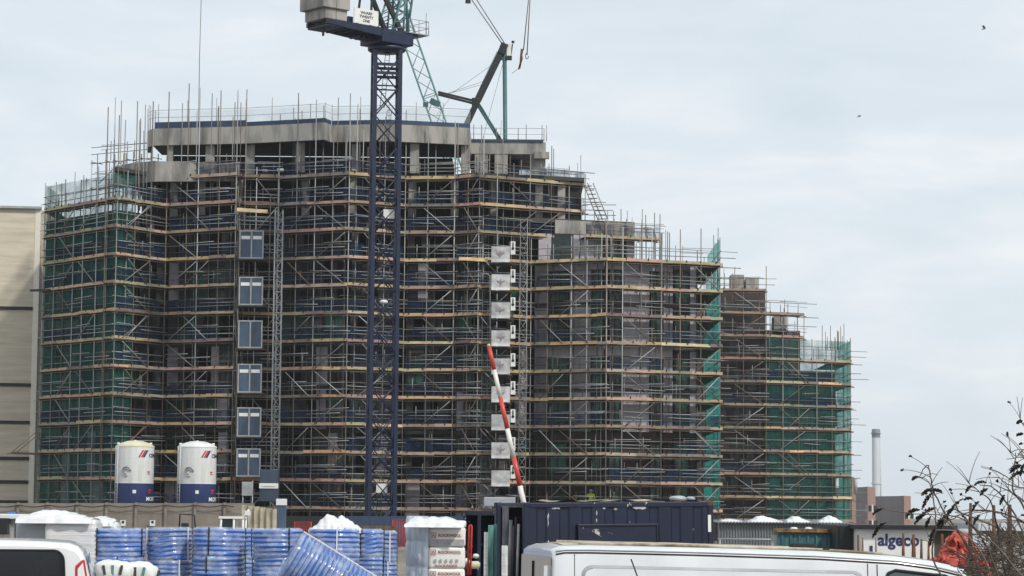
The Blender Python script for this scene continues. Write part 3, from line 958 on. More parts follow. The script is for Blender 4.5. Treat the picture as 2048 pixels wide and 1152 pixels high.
# slewing gear
sl = R(180 + 41)                                             # counter jib points left and towards the viewer
ju = Vector((math.cos(sl), math.sin(sl), 0)); jv = Vector((-ju.y, ju.x, 0))
def J(a, b, z):                                              # along jib, across, height
    a = a * .86 if a > 0 else a
    z = ZT + (z - ZT) * .8 if z > ZT else z
    return Vector((tx, TY, 0)) + ju * a + jv * b + Vector((0, 0, z))
def jbox(mb, a0, a1, b0, b1, z0, z1, ta=0, tb=0, col=None):
    mb.hexa([J(a0, b0, z0), J(a1, b0, z0 + ta), J(a1, b1, z0 + ta), J(a0, b1, z0), J(a0, b0, z1), J(a1, b0, z1 + tb), J(a1, b1, z1 + tb), J(a0, b1, z1)], col)
mb = MB(); mb.lathe([(.3, ZT - .02), (1.2, ZT), (1.32, ZT + .1), (1.32, ZT + .24), (1.1, ZT + .34), (1.05, ZT + .6), (1.0, ZT + .64)], (tx, TY, 0), 28); obj('slewing_ring', mb, M['navy'], CR)
mb = MB()
jbox(mb, -1.35, 1.6, -1.25, 1.25, ZT + .5, ZT + 1.5)
jbox(mb, -2.0, 1.2, -1.0, 1.0, ZT + 1.5, ZT + 1.75)
obj('slewing_platform', mb, M['navy'], CR, bevel=.04)
mb = MB()
for b in (-1.2, 1.0):
    jbox(mb, 1.62, 7.0, b, b + .22, ZT + .95, ZT + 1.7, ta=.35)
jbox(mb, 1.65, 6.95, -.97, .97, ZT + 1.35, ZT + 1.42)
jbox(mb, 5.4, 6.9, -1.15, 1.15, ZT + 1.12, ZT + 1.3)
for a in (2.4, 3.3, 4.2, 5.1):
    jbox(mb, a, a + .14, -.97, .97, ZT + 1.05, ZT + 1.33)
for a in (1.7, 2.1, 2.6, 3.1):
    jbox(mb, a, a + .25, -.5, .5, ZT + .75, ZT + .95)
jbox(mb, 6.3, 6.4, -.1, .1, ZT + .5, ZT + 1.1)
obj('counter_jib', mb, M['navy'], CR, bevel=.02)
for (a0, a1, b0, b1, z0, z1) in ((5.0, 7.2, -1.15, 1.15, 1.72, 2.6), (4.9, 7.55, -1.35, 1.35, 2.62, 3.7), (4.9, 7.55, -1.35, 1.35, 3.72, 4.7), (4.9, 7.55, -1.35, 1.35, 4.72, 5.6)):
    for q in range(2):
        mb = MB(); w = (a1 - a0) / 2; jbox(mb, a0 + q * w + .015, a0 + (q + 1) * w - .015, b0, b1, ZT + z0, ZT + z1); obj('counterweight', mb, M['conc'], CR, bevel=.05)
# winch house and its sign board on the side facing the viewer
mb = MB(); jbox(mb, 4.2, 4.7, -.9, .9, ZT + 1.72, ZT + 2.3); obj('winch', mb, M['navy'], CR, bevel=.05)
bs = 1.22 if jv.y < 0 else -1.22
s_ = 1 if bs > 0 else -1
def sgn(a, z, o=0):
    return J(a, bs + s_ * o, z)
mb = MB(); a0, a1, z0, z1 = 2.05, 4.45, ZT + 1.72, ZT + 3.0
mb.hexa([sgn(a0, z0), sgn(a1, z0), sgn(a1, z0, .05), sgn(a0, z0, .05), sgn(a0, z1), sgn(a1, z1), sgn(a1, z1, .05), sgn(a0, z1, .05)])
so = obj('sign_board', mb, M['white'], CR)
M['ink'] = mat('dark_grey_lettering', (0.05, 0.05, 0.06), 0.7, var=.1)
for ln, zz in (('WHARF', ZT + 2.66), ('TWENTY', ZT + 2.32), ('ONE', ZT + 1.98)):
    vs, fs = text_mesh(ln, .33, .011)
    mb = MB(); mb.add([sgn((a0 + a1) / 2 - v.x, zz + v.y, .062) for v in vs], fs); obj('lettering', mb, M['ink'], so)
# A-frame, jib foot and railing
mb = MB()
for b in (-.8, .8):
    mb.bar(J(-.6, b, ZT + 1.75), J(2.0, b * .7, ZT + 6.5), .22, .3)
    mb.bar(J(2.4, b, ZT + 1.75), J(2.0, b * .7, ZT + 6.5), .14, .16)
obj('rear_stay', mb, M['black'], CR)
mb = MB()
ch = [(J(-1.2, b, ZT + 1.75), J(-2.6 + q * 1.9, b, ZT + 13)) for b in (-.75, .75) for q in (0, 1)]
for p, q in ch:
    mb.tube([p, q], .085, 7)
for i_, j_ in ((0, 1), (2, 3), (0, 2), (1, 3)):
    for k in range(14):
        f0, f1 = k / 14, (k + 1) / 14
        a = ch[i_][0].lerp(ch[i_][1], f0); b = ch[j_][0].lerp(ch[j_][1], f1); c = ch[j_][0].lerp(ch[j_][1], f0); d_ = ch[i_][0].lerp(ch[i_][1], f1)
        mb.tube([a, b] if k % 2 else [c, d_], .045, 5)
obj('luffing_jib', mb, M['teal'], CR)
mb = MB()
for b in (-.9, .9):
    mb.tube([J(.3, b, ZT + 1.75), J(-1.0, b, ZT + 6.2)], .075, 6)
    mb.tube([J(-.7, b, ZT + 1.75), J(-1.0, b, ZT + 6.2)], .075, 6)
    for k in range(7):
        f0 = k / 7
        mb.tube([J(.3 - 1.3 * f0, b, ZT + 1.75 + 4.45 * f0), J(-.7 - .3 * f0, b, ZT + 2.2 + 4.45 * f0)], .035, 5)
for k in range(6):
    mb.tube([J(-.4, -.9, ZT + 2.2 + k * .7), J(-.6, .9, ZT + 2.6 + k * .7)], .04, 5)
obj('jib_frame', mb, M['teal'], CR)
mb = MB(); jbox(mb, -2.7, -.9, -1.3, 1.3, ZT + 1.62, ZT + 1.7)
for a in (-2.65, -1.8, -.95):
    for b in (-1.27, 1.27):
        mb.tube([J(a, b, ZT + 1.7), J(a, b, ZT + 2.85)], .03, 5)
for zz in (2.25, 2.85):
    for b in (-1.27, 1.27):
        mb.tube([J(-2.65, b, ZT + zz), J(-.95, b, ZT + zz)], .025, 5)
    mb.tube([J(-2.65, -1.27, ZT + zz), J(-2.65, 1.27, ZT + zz)], .025, 5)
mb.tube([J(-2.65, 1.0, ZT + 1.7), J(-2.65, 1.0, ZT + 3.7)], .035, 5)
obj('jib_platform', mb, M['galv'], CR)

# ---------------------------------------------------------------- lattice boom crane behind the block
LY = 240.0
LC = thing('lattice_boom_crane', 'pale teal lattice boom leaning behind the roof, crossing the tower crane', 'crane', (X(1010, LY), LY, 0))
a0_, a1_ = P(772, -60, LY), P(1165, 1075, LY + 4)
def boom(T, p, q, w, n_, m_, chord=.1, br=.05, taper=1.0, name='boom'):
    d_ = (q - p).normalized(); sx = Vector((0, 1, 0)); sy = d_.cross(sx).normalized()
    cs = []
    for u, v in ((-1, -1), (1, -1), (1, 1), (-1, 1)):
        o_ = (sx * u + sy * v) * (w / 2)
        cs.append((p + o_ * taper, q + o_))
    mb = MB()
    for a, b in cs:
        mb.tube([a, b], chord, 6)
    for i in range(4):
        for k in range(n_):
            f0, f1 = k / n_, (k + 1) / n_
            a, b = cs[i], cs[(i + 1) % 4]
            if k % 2:
                a, b = b, a
            mb.tube([a[0].lerp(a[1], f0), b[0].lerp(b[1], f1)], br, 5)
            if k % 4 == 0:
                mb.tube([a[0].lerp(a[1], f0), b[0].lerp(b[1], f0)], br, 5)
    return obj(name, mb, m_, T)
boom(LC, a0_, a1_, 1.35, 36, M['teal'], .085, .04)
mb = MB(); c = P(870, 205, LY - .5); mb.box(c, (1.0, .5, .5), Matrix.Rotation(.4, 3, 'Y')); mb.box(c + Vector((-.9, 0, -.2)), (.5, .4, .4)); obj('sheave_block', mb, M['teal_d'], LC)
mb = MB(); mb.box((X(1165, LY), LY + 4, 1.2), (5, 4, 2.4)); obj('crane_body', mb, M['teal_d'], LC, bevel=.2)

PB = thing('placing_boom', 'black and teal jointed placing boom standing behind the set back roof block', 'crane', (X(1012, 232), 232, 0))
BY = 232.0
mb = MB(); mb.bar(P(1010, 88, BY), P(955, 202, BY), .62, .62); mb.bar(P(957, 198, BY - .3), P(905, 310, BY), .5, .5)
mb.box(P(951, 204, BY), (.7, .8, .7)); mb.bar(P(1010, 88, BY), P(1002, 108, BY), .9, .7)
obj('boom_arm', mb, M['black'], PB, bevel=.05)
mb = MB(); mb.bar(P(876, 184, BY), P(954, 203, BY), .2, .2); mb.bar(P(876, 189, BY + .7), P(952, 208, BY + .7), .2, .2); obj('folded_arm', mb, M['black'], PB)
mb = MB(); mb.tube([P(952, 206, BY), P(1010, 300, BY)], .11, 6); mb.tube([P(957, 206, BY + .5), P(1016, 302, BY + .5)], .11, 6); obj('strut', mb, M['teal_d'], PB)
mb = MB(); mb.tube([P(1009, 92, BY), P(1013, 600, BY)], .2, 8); mb.bar(P(999, 118, BY), P(1022, 118, BY), .25, .2); obj('column', mb, M['teal_d'], PB)
mb = MB(); mb.box(P(1018, 101, BY), (.42, .5, 1.2)); obj('cabinet', mb, M['white'], PB)
mb = MB(); mb.box(P(1018, 116, BY), (.55, .6, .35)); mb.bar(P(1022, 110, BY - .1), P(1025, 88, BY - .1), .12); mb.box(P(1026, 84, BY), (.28, .2, .22)); obj('basket', mb, M['black'], PB)
mb = MB()
for (a, b) in (((1010, 88), (941, -20)), ((1006, 90), (930, -20))):
    mb.tube([P(*a, BY), P(*b, BY)], .05, 5)
for (a, b) in (((994, 102), (950, 196)), ((997, 120), (905, 186)), ((975, 160), (885, 190)), ((968, 168), (895, 188)), ((1005, 130), (965, 280)), ((1003, 240), (1000, 290)), ((905, 190), (870, 235))):
    mb.tube([P(*a, BY), P(*b, BY)], .018, 4)
obj('stay_rope', mb, M['cable'], PB)
mb = MB(); mb.box(P(936, 2, BY), (.5, .4, .4)); obj('pulley', mb, M['black'], PB)

HK = thing('crane_hook', 'crane hook block and rusty chains hanging on two ropes against the sky', 'crane hook', P(1043, 130, 150))
mb = MB(); mb.tube([P(1047, 100, 150), P(1059, -20, 150)], .035, 5); mb.tube([P(1054, 110, 150), P(1061, -20, 150)], .035, 5); obj('rope', mb, M['cable'], HK)
mb = MB()
for k in range(7):
    mb.tube([P(1045 + U(-3, 3), 98, 150 + U(-.15, .15)), P(1042 + U(-2, 3), 118, 150), P(1040 + U(-3, 3), U(128, 140), 150)], .035, 5)
obj('chains', mb, M['rust'], HK)
mb = MB(); mb.tube([P(1054 + 3 * math.cos(t * .7), 112 + 6 * math.sin(t * .7), 150) for t in range(8)], .03, 5); obj('hook', mb, M['cable'], HK)
mb = MB(); mb.tube([P(1040, 134, 150), P(1034, 139, 150), P(1024, 147, 150)], .014, 4); obj('tag_line', mb, M['cable'], HK)
mb = MB(); mb.tube([P(403, -20, 195), P(399, 120, 195), P(397, 260, 195)], .03, 5)
tag(obj('hoist_rope', mb, M['cable']), 'single faint rope hanging down the sky at the left over the roof', 'rope')

# ---------------------------------------------------------------- cream building at the left edge
CB = thing('cream_building', 'plain cream clad building with dark horizontal joints at the left edge', 'building', (X(20, 198), 198, 0))
Yc = 196.0
xr = X(74, Yc, 700)
mb = MB(); zt_ = Z(418, Yc, 60)
mb.hexa([Vector(p) for p in ((xr - 30, Yc - 4, 0), (xr, Yc, 0), (xr, Yc + 14, 0), (xr - 30, Yc + 14, 0), (xr - 30, Yc - 4, zt_), (xr, Yc, zt_), (xr, Yc + 14, zt_), (xr - 30, Yc + 14, zt_))])
obj('wall', mb, M['cream'], CB)
mb = MB(); mb.bar((xr - 30, Yc - 4, zt_ + .08), (xr + .1, Yc - .05, zt_ + .08), .5, .18); obj('coping', mb, M['galv'], CB)
mb = MB(); mb.box((xr - .17, Yc - .04, zt_ / 2), (.42, .1, zt_ - .05)); obj('corner_sunlight_strip', mb, M['cream_e'], CB)  # paler strip on the front stands in for the sunlit right return
for y0 in (613, 766, 841, 913, 960, 1000):
    z = Z(y0 + 4, Yc, 40)
    mb = MB(); mb.bar((xr - 30, Yc - 4.06, z), (xr - .4, Yc - .1, z), .12, .26); obj('dark_joint', mb, M['black'], CB)  # black bars along the horizontal cladding joints
SB = thing('loading_arm', 'boarded scaffold outrigger with sloping tubes poking out at the left end', 'scaffolding', P(40, 908, 186))
mb = MB(); mb.bar(P(26, 906, 186.5), P(82, 908, 187), .9, .14); obj('platform', mb, M['deck'], SB)
for a, b in (((22, 906), (74, 862)), ((32, 906), (80, 866)), ((14, 907), (80, 907))):
    mb = MB(); mb.tube([P(*a, 186.2), P(*b, 186.8)], .035, 5); obj('tube', mb, M['tube_b'], SB)
mb = MB(); mb.bar(P(61, 581, 186.4), P(100, 580, 185.6), .2, .16)
tag(obj('loose_beam', mb, M['black']), 'dark beam end sticking out left over the cream building', 'beam')

# ---------------------------------------------------------------- silos
M['silo_w'] = mat('silo_white', (0.72, 0.73, 0.72), 0.45, var=0.22, scale=2.2, stretch=(1, 1, .12), lo=.3, hi=.55)
M['silo_top'] = mat('silo_dusty_cap', (0.66, 0.63, 0.44), 0.7, var=0.2, scale=1)
M['silo_b'] = mat('silo_blue', (0.02, 0.04, 0.145), 0.45, var=0.35, scale=2.2, stretch=(1, 1, .2))
M['ink_n'] = mat('navy_lettering', (0.02, 0.03, 0.12), 0.6, var=.1)
def silo(px0, px1, label, cap):
    Ys = 165.0
    xc = X((px0 + px1) / 2, Ys, 900); r = (X(px1, Ys) - X(px0, Ys)) / 2
    T = thing('cement_silo', label, 'silo', (xc, Ys, 0), 'silos behind the concrete fence')
    zb, zs, zt1 = Z(1010, Ys, 270), Z(967, Ys, 270), Z(893, Ys, 270)
    mb = MB(); mb.lathe([(r * .55, zb - 1.6), (r, zb), (r, zs)], (xc, Ys, 0), 40); obj('skirt', mb, M['silo_b'], T)
    mb = MB(); mb.lathe([(r, zs), (r * 1.004, zs + .02), (r * 1.004, zt1)], (xc, Ys, 0), 40); bo = obj('barrel', mb, M['silo_w'], T)
    mb = MB(); mb.lathe([(r * 1.02, zt1 - .04), (r * 1.02, zt1 + .02), (r * .8, zt1 + .2), (r * .4, zt1 + .36), (.01, zt1 + .4)], (xc, Ys, 0), 40); obj('cap', mb, cap, T)
    mb = MB()
    for dx in (-.85, 0.02, .85):
        mb.tube([(xc + dx * r, Ys - .2, zt1 + .1), (xc + dx * r, Ys - .2, zt1 + .42 - .2 * abs(dx))], .09, 7)
    obj('vent', mb, M['white'], T)
    for k in range(4):
        a = R(45 + 90 * k); mb = MB(); mb.tube([(xc + r * .8 * math.cos(a), Ys + r * .8 * math.sin(a), 0), (xc + r * .8 * math.cos(a), Ys + r * .8 * math.sin(a), zb - .4)], .1, 6); obj('leg', mb, M['silo_b'], T)
    for zz in (zs + .02, zs + (zt1 - zs) * .36, zs + (zt1 - zs) * .7):
        mb = MB(); mb.lathe([(r * 1.003, zz - .02), (r * 1.012, zz), (r * 1.003, zz + .02)], (xc, Ys, 0), 40); obj('weld_seam', mb, M['silo_w'], bo)
    mb = MB()
    for a in (-2.55, -2.35):
        mb.tube([(xc + (r + .12) * math.cos(a), Ys + (r + .12) * math.sin(a), zb), (xc + (r + .12) * math.cos(a), Ys + (r + .12) * math.sin(a), zt1)], .025, 5)
    for q in range(16):
        zz = zb + (zt1 - zb) * q / 16
        mb.tube([(xc + (r + .12) * math.cos(a), Ys + (r + .12) * math.sin(a), zz) for a in (-2.55, -2.35)], .015, 4)
    obj('ladder', mb, M['silo_w'], bo)
    def cyl(u, z, o=.03):                                     # u metres round from the line that faces the viewer
        t = u / r
        return Vector((xc + (r + o) * math.sin(t), Ys - (r + o) * math.cos(t), z))
    # round hatch with a spiral rim
    mb = MB(); zc = Z(943, Ys, 270)
    mb.tube([cyl(-.35 + .3 * math.cos(k * .5), zc + .3 * math.sin(k * .5), .05) for k in range(11)], .04, 6)
    mb.tube([cyl(-.35 + .16 * math.cos(k * .6), zc + .16 * math.sin(k * .6), .05) for k in range(9)], .035, 6)
    obj('hatch', mb, M['galv'], bo)
    def lett(s, u, z, size, m_, par):
        vs, fs = text_mesh(s, size, .01)
        mb = MB(); mb.add([cyl(u + v.x, z + v.y, .025) for v in vs], fs); obj('lettering', mb, m_, par)
    zc = Z(907, Ys, 270)
    for k, m_ in ((0, M['red']), (1, M['red']), (1.75, M['ink_n'])):
        u = .62 + k * .17; mb = MB(); w = .12 if k < 1.5 else .16
        mb.add([cyl(u - .22, zc - .26), cyl(u - .22 + w, zc - .26), cyl(u + .06 + w, zc + .2), cyl(u + .06, zc + .2)], [(0, 1, 2, 3)]); obj('emblem', mb, m_, bo)
    lett('CEMEX', 1.75, zc - .15, .34, M['ink_n'], bo)
    lett('MORTAR', 1.75, Z(998, Ys, 270), .36, M['white'], T)
    for uu, py, w_, h_, par in ((1.18, 980, .3, .12, T), (1.18, 985, .26, .07, T), (1.1, 944, .2, .09, bo), (1.1, 948, .24, .05, bo)):
        zc2 = Z(py, Ys, 270); mb = MB()
        mb.add([cyl(uu, zc2 - h_ / 2, .025), cyl(uu + w_ / 2, zc2 - h_ / 2, .025), cyl(uu + w_, zc2 - h_ / 2, .025), cyl(uu + w_, zc2 + h_ / 2, .025), cyl(uu + w_ / 2, zc2 + h_ / 2, .025), cyl(uu, zc2 + h_ / 2, .025)], [(0, 1, 4, 5), (1, 2, 3, 4)]); obj('red_mark', mb, M['red'], par)
    mb = MB(); q = cyl(.2, Z(990, Ys), .02); mb.box(q, (.22, .05, .22)); obj('badge', mb, M['white'], T)
    return T
silo(232, 308, 'white and navy silo with a dusty yellow cap', M['silo_top'])
silo(356, 433, 'white and navy silo with a clean white cap', M['silo_w'])

# ---------------------------------------------------------------- concrete fence and low site things at the left
M['fence'] = mat('mud_grey_concrete', (0.27, 0.235, 0.20), 0.95, var=0.3, scale=.8, bump=.2)
FY = 150.0
FN = thing('concrete_fence', 'grey brown post and panel concrete fence in front of the silos', 'fence', (X(240, FY), FY, 0))
for k, px in enumerate(range(-22, 490, 59)):
    x = X(px, FY, 1020); zt_ = Z(1005, FY, px)
    mb = MB(); mb.box((x, FY - .12, zt_ / 2), (.16, .2, zt_)); obj('post', mb, M['fence'], FN)
    for z0, z1 in ((0, .9), (.92, zt_ - .68), (zt_ - .66, zt_ - .03)):
        mb = MB(); mb.box((x + .89, FY, (z0 + z1) / 2), (1.76 - .02, .1, z1 - z0)); obj('panel', mb, M['fence'], FN)
mb = MB(); pts = [P(-20 + k * 8, 1010 + 4 * abs(math.sin(k * .43)), FY - .3) for k in range(62)]
mb.tube(pts, .03, 5); obj('slack_cable', mb, M['black'], FN)
for px in (246, 305):
    mb = MB(); mb.box(P(px, 1046, FY - .3), (.32, .03, .34)); no_ = obj('notice', mb, M['white'], FN)
    mb = MB(); mb.box(P(px, 1044, FY - .33), (.14, .02, .14)); obj('pictogram', mb, M['navy'], no_)

SHX = [P(484, 1040, 120), P(560, 1040, 121)]
TS = thing('trench_sheets', 'row of cream corrugated trench sheets with pale lipped tops', 'trench sheets', (P(520, 1040, 120).x, 120, 0))
M['tsheet'] = mat('muddy_cream_steel', (0.55, 0.50, 0.38), 0.7, var=.5, scale=1.5, bump=.2)
xa, xb = X(482, 120, 1040), X(556, 120, 1040)
for k in range(6):
    mb = MB(); a = xa + (xb - xa) * k / 6; w = (xb - xa) / 6; zt_ = Z(1010 + k * 1.5, 120, 500)
    pr = [(0, 0), (.18, -.16), (.5, -.16), (.68, 0), (1, 0)]
    for (u0, v0), (u1, v1) in zip(pr, pr[1:]):
        mb.add([(a + u0 * w, 120 + v0, 0), (a + u1 * w, 120 + v1, 0), (a + u1 * w, 120 + v1, zt_), (a + u0 * w, 120 + v0, zt_)], [(0, 1, 2, 3)])
        mb.add([(a + u0 * w, 120.03 + v0, 0), (a + u1 * w, 120.03 + v1, 0), (a + u1 * w, 120.03 + v1, zt_), (a + u0 * w, 120.03 + v0, zt_)], [(3, 2, 1, 0), ])
    obj('sheet', mb, M['tsheet'], TS)
# hoist base cabinet, panel and post
HB = thing('hoist_cage', 'blue grey hoist cage with a white strip parked at ground level', 'hoist cage', P(537, 1005, 176))
xa, xb = X(519, 176, 980), X(556, 176, 980)
mb = MB(); mb.box(((xa + xb) / 2, 176.6, (Z(1007, 176) + Z(944, 176)) / 2), (xb - xa, 1.2, Z(944, 176) - Z(1007, 176))); obj('cage', mb, M['door'], HB, bevel=.03)
mb = MB(); mb.box(((xa + xb) / 2, 175.96, Z(976, 176)), (xb - xa + .04, .08, .36)); mb.box(((xa + xb) / 2, 175.9, Z(975, 176)), (.9, .05, .14)); obj('strip', mb, M['white'], HB)
mb = MB(); mb.box((X(498, 172), 172, Z(982, 172)), (.75, .06, .95)); mb.tube([(X(489, 172), 172.1, 0), (X(489, 172), 172.1, Z(968, 172))], .04, 5); mb.tube([(X(508, 172), 172.1, 0), (X(508, 172), 172.1, Z(966, 172))], .04, 5)
tag(obj('site_board', mb, M['galv']), 'pale grey site board on two posts below the hoist gates', 'sign board')
GP = thing('gate_post', 'blue grey steel gate post with a white sign at the end of the trench sheets', 'post', P(565, 1060, 118))
mb = MB(); mb.box((X(567, 118), 118, Z(1012, 118) / 2), (.42, .3, Z(1012, 118))); obj('shaft', mb, M['door'], GP)
mb = MB(); mb.box((X(567, 118), 117.9, Z(1008, 118)), (.5, .2, .3)); obj('sign', mb, M['white'], GP)

# small dumper cab and roll bar
DC = thing('dumper_cab', 'white framed dumper cab peeping over the blue coils', 'dumper', P(464, 1060, 110))
xa, xb, ya = X(440, 110, 1040), X(486, 110, 1040), 110
z0, z1 = .8, Z(1035, 110, 460)
mb = MB()
for x in (xa, xb - .4, xb):
    for y in (ya, ya + 1.2):
        mb.tube([(x, y, z0), (x + (.06 if x == xa else 0), y, z1)], .05, 6)
mb.box(((xa + xb) / 2, ya + .6, z1), (xb - xa + .1, 1.35, .1)); mb.box(((xa + xb) / 2, ya + .6, .5), (xb - xa + .5, 1.5, .7))
obj('frame', mb, M['white'], DC)
mb = MB(); mb.box(((xa + xb) / 2 - .2, ya + .02, (z0 + z1) / 2), (xb - xa - .5, .02, z1 - z0 - .05)); obj('windscreen', mb, M['glass_d'], DC)
mb = MB(); mb.tube([(xb, ya, z1), (xb + .25, ya, z1 + .35)], .05, 5); mb.box((xb + .2, ya, z1 + .2), (.25, .1, .2)); obj('mirror', mb, M['white'], DC)
mb = MB(); mb.tube([P(358, 1062, 112), P(360, 1028, 112), P(389, 1030, 112), P(391, 1062, 112)], .04, 6); mb.box(P(370, 1052, 112), (.3, .3, .25)); mb.tube([P(358, 1062, 112), Vector((X(358, 112), 112, 0))], .04, 6); mb.tube([P(391, 1062, 112), Vector((X(391, 112), 112, 0))], .04, 6)
tag(obj('roll_bar', mb, M['black']), 'black machine roll bar standing up in front of the concrete fence', 'roll bar')
# dark hoarding along the foot of the block with red barriers
HD = thing('navy_hoarding', 'low navy hoarding along the foot of the scaffold', 'hoarding', (X(760, 150), 150, 0))
for a in range(572, 960, 42):
    mb = MB(); xa, xb = X(a, 150, 1030), X(a + 41, 150, 1030); mb.box(((xa + xb) / 2, 150, (Z(1032, 150, a)) / 2), (xb - xa, .08, Z(1032, 150, a))); obj('panel', mb, M['navy_l'] if rnd.random() < .4 else M['black'], HD)
for k, (a, b, y) in enumerate(((590, 622, 1044), (786, 812, 1040))):
    T = thing('pedestrian_barrier', ['red pedestrian barrier left of the white sheeting heap', 'red pedestrian barrier left of the insulation bags'][k], 'barrier', P(a, 1070, 100), 'red pedestrian barriers')
    mb = MB(); p0, p1 = P(a, y, 100), P(b, y, 100); mb.tube([Vector((p0.x, 100, 0)), p0, p1, Vector((p1.x, 100, 0))], .035, 6); mb.tube([Vector((p0.x, 100, .9)), Vector((p1.x, 100, .9))], .03, 5); obj('frame', mb, M['red'], T)
    mb = MB()
    for q in range(1, 8):
        x = p0.x + (p1.x - p0.x) * q / 8; mb.tube([(x, 100, .35), (x, 100, p0.z)], .012, 4)
    obj('bars', mb, M['red'], T)

# ---------------------------------------------------------------- blue pipe coils
M['pipe'] = mat('blue_plastic_pipe', (0.045, 0.165, 0.56), 0.22, var=0.3, scale=3, coat=0.6, objvar=.15)
M['film'] = None
def film_mat(name, col, alpha, rough):
    m = bpy.data.materials.new(name); m.use_nodes = True
    t = m.node_tree; t.nodes.clear(); N = t.nodes.new
    o = N('ShaderNodeOutputMaterial'); p = N('ShaderNodeBsdfPrincipled'); tp = N('ShaderNodeBsdfTransparent'); mx = N('ShaderNodeMixShader')
    p.inputs['Base Color'].default_value = (*col, 1); p.inputs['Roughness'].default_value = rough
    p.inputs['Specular IOR Level'].default_value = 0.8
    tc = N('ShaderNodeTexCoord'); nz = N('ShaderNodeTexNoise'); nz.inputs['Scale'].default_value = 5; nz.inputs['Detail'].default_value = 6
    t.links.new(tc.outputs['Object'], nz.inputs['Vector'])
    mr = N('ShaderNodeMapRange'); mr.inputs['From Min'].default_value = .35; mr.inputs['From Max'].default_value = .7
    mr.inputs['To Min'].default_value = alpha * .45; mr.inputs['To Max'].default_value = min(1, alpha * 1.6)
    t.links.new(nz.outputs['Fac'], mr.inputs['Value']); t.links.new(mr.outputs['Result'], mx.inputs[0])
    bu = N('ShaderNodeBump'); bu.inputs['Strength'].default_value = .5; bu.inputs['Distance'].default_value = .02
    n2 = N('ShaderNodeTexNoise'); n2.inputs['Scale'].default_value = 9; t.links.new(tc.outputs['Object'], n2.inputs['Vector'])
    t.links.new(n2.outputs['Fac'], bu.inputs['Height']); t.links.new(bu.outputs['Normal'], p.inputs['Normal'])
    t.links.new(tp.outputs[0], mx.inputs[1]); t.links.new(p.outputs[0], mx.inputs[2]); t.links.new(mx.outputs[0], o.inputs['Surface'])
    return m
M['film'] = film_mat('cloudy_wrap_film', (0.75, 0.84, 0.98), 0.28, 0.12)

def coil_meshes(Rr, turns, pr, seed):
    """one coil: pipe wound in even turns, and the cloudy film shrunk onto it"""
    rs = []
    for k in range(turns):
        b = math.sin(math.pi * (k + .5) / turns)
        rs.append(Rr * (.95 + .04 * b ** .6 + .010 * math.sin(k * 2.1 + seed) + .012 * math.sin(k * 5.3 + seed * 3)))
    mb = MB(); n = 44; pts = []
    for k in range(turns):
        for q in range(n):
            t = 2 * math.pi * q / n
            f = max(0.0, (q / n - .84) / .16) if k < turns - 1 else 0.0
            r = rs[k] * (1 - f) + rs[min(k + 1, turns - 1)] * f - pr
            r *= 1 + .012 * math.sin(2 * t + k + seed)
            pts.append((r * math.cos(t), r * math.sin(t), pr + (k + f) * pr * 2.0))
    mb.tube(pts, pr, 8)
    w = MB(); prof = []
    for k in range(turns):
        prof += [(rs[k] - pr * .35, k * pr * 2.04 + pr * .12), (rs[k] + .006, k * pr * 2.04 + pr), (rs[k] - pr * .3, k * pr * 2.04 + pr * 1.85)]
    prof += [(rs[-1] - pr * 1.6, turns * pr * 2.04 + .02)]
    base = len(w.v); w.lathe(prof, (0, 0, 0), 44)
    for i in range(base, len(w.v)):
        v = w.v[i]; f = 1 + .010 * noise.noise(v * 4 + Vector((seed, 0, 0)))
        w.v[i] = Vector((v.x * f, v.y * f, v.z))
    # inner tube wall glimpsed from above
    return mb, w, turns * pr * 2.04
def coil(px, top_py, Y, width_px, turns, label, base_z=None, seed=0, tilt=None, loc=None):
    s = F / Y
    Rr = width_px / 2 / s
    pr = .047
    mb, w, h = coil_meshes(Rr, turns, pr, seed)
    if loc is None:
        c = P(px, top_py, Y); loc = Vector((c.x, Y, c.z - h))
    T = thing('pipe_coil', label, 'pipe coil', loc, 'blue pipe coils')
    a = obj('pipe', mb, M['pipe'], T, world=False); b = obj('wrap', w, M['film'], T, world=False)
    for q in range(3):                                       # straps round the bundle
        an = seed * 1.3 + q * 2.1 + 3.6; ca, sa = math.cos(an), math.sin(an); r2 = Rr * 1.012
        sm = MB(); sm.hexa([Vector((ca * r_ - sa * t_, sa * r_ + ca * t_, z_)) for z_ in (0, h + .01) for r_, t_ in ((r2, -.012), (r2, .012), (r2 - .02, .012), (r2 - .02, -.012))])
        obj('strap', sm, M['white'] if seed % 2 else M['black'], T, world=False)
    if tilt:
        T.rotation_euler = tilt
    else:
        T.rotation_euler = (R(rnd.uniform(-1.2, 1.2)), R(rnd.uniform(-1.2, 1.2)), rnd.uniform(0, 6))
    return T, h
stacks = [(241, 1057, 52, 103, 'first stack from the left', 0), (339, 1056, 52.5, 95, 'second stack from the left', 1), (438, 1056, 52, 106, 'third stack from the left', 2),
          (556, 1058, 51.5, 104, 'stack right behind the toppled coil', 4), (668, 1057, 51, 106, 'stack under the white sheeting', 5), (738, 1059, 53.5, 62, 'narrow stack second from the right', 6), (775, 1062, 55, 40, 'narrowest stack at the right end', 7), (500, 1058, 56, 60, 'half hidden stack behind the third one', 3)]
for (px, py, Y, wpx, nm, sd_) in stacks:
    T, h = coil(px, py, Y, wpx, 7 if sd_ % 2 else 6, 'upper wrapped blue pipe coil of the ' + nm, seed=sd_)
    z = T.location.z
    first = True
    while z > .3:
        n_ = min(8, max(3, int((z) / (.047 * 2.04))))
        hh = n_ * .047 * 2.04
        coil(px, 0, Y, wpx * rnd.uniform(.97, 1.03), n_, ('lower' if first else 'bottom') + ' blue pipe coil of the ' + nm, seed=sd_ + (10 if first else 20), loc=Vector((T.location.x + rnd.uniform(-.02, .02), Y, z - hh)))
        z -= hh; first = False
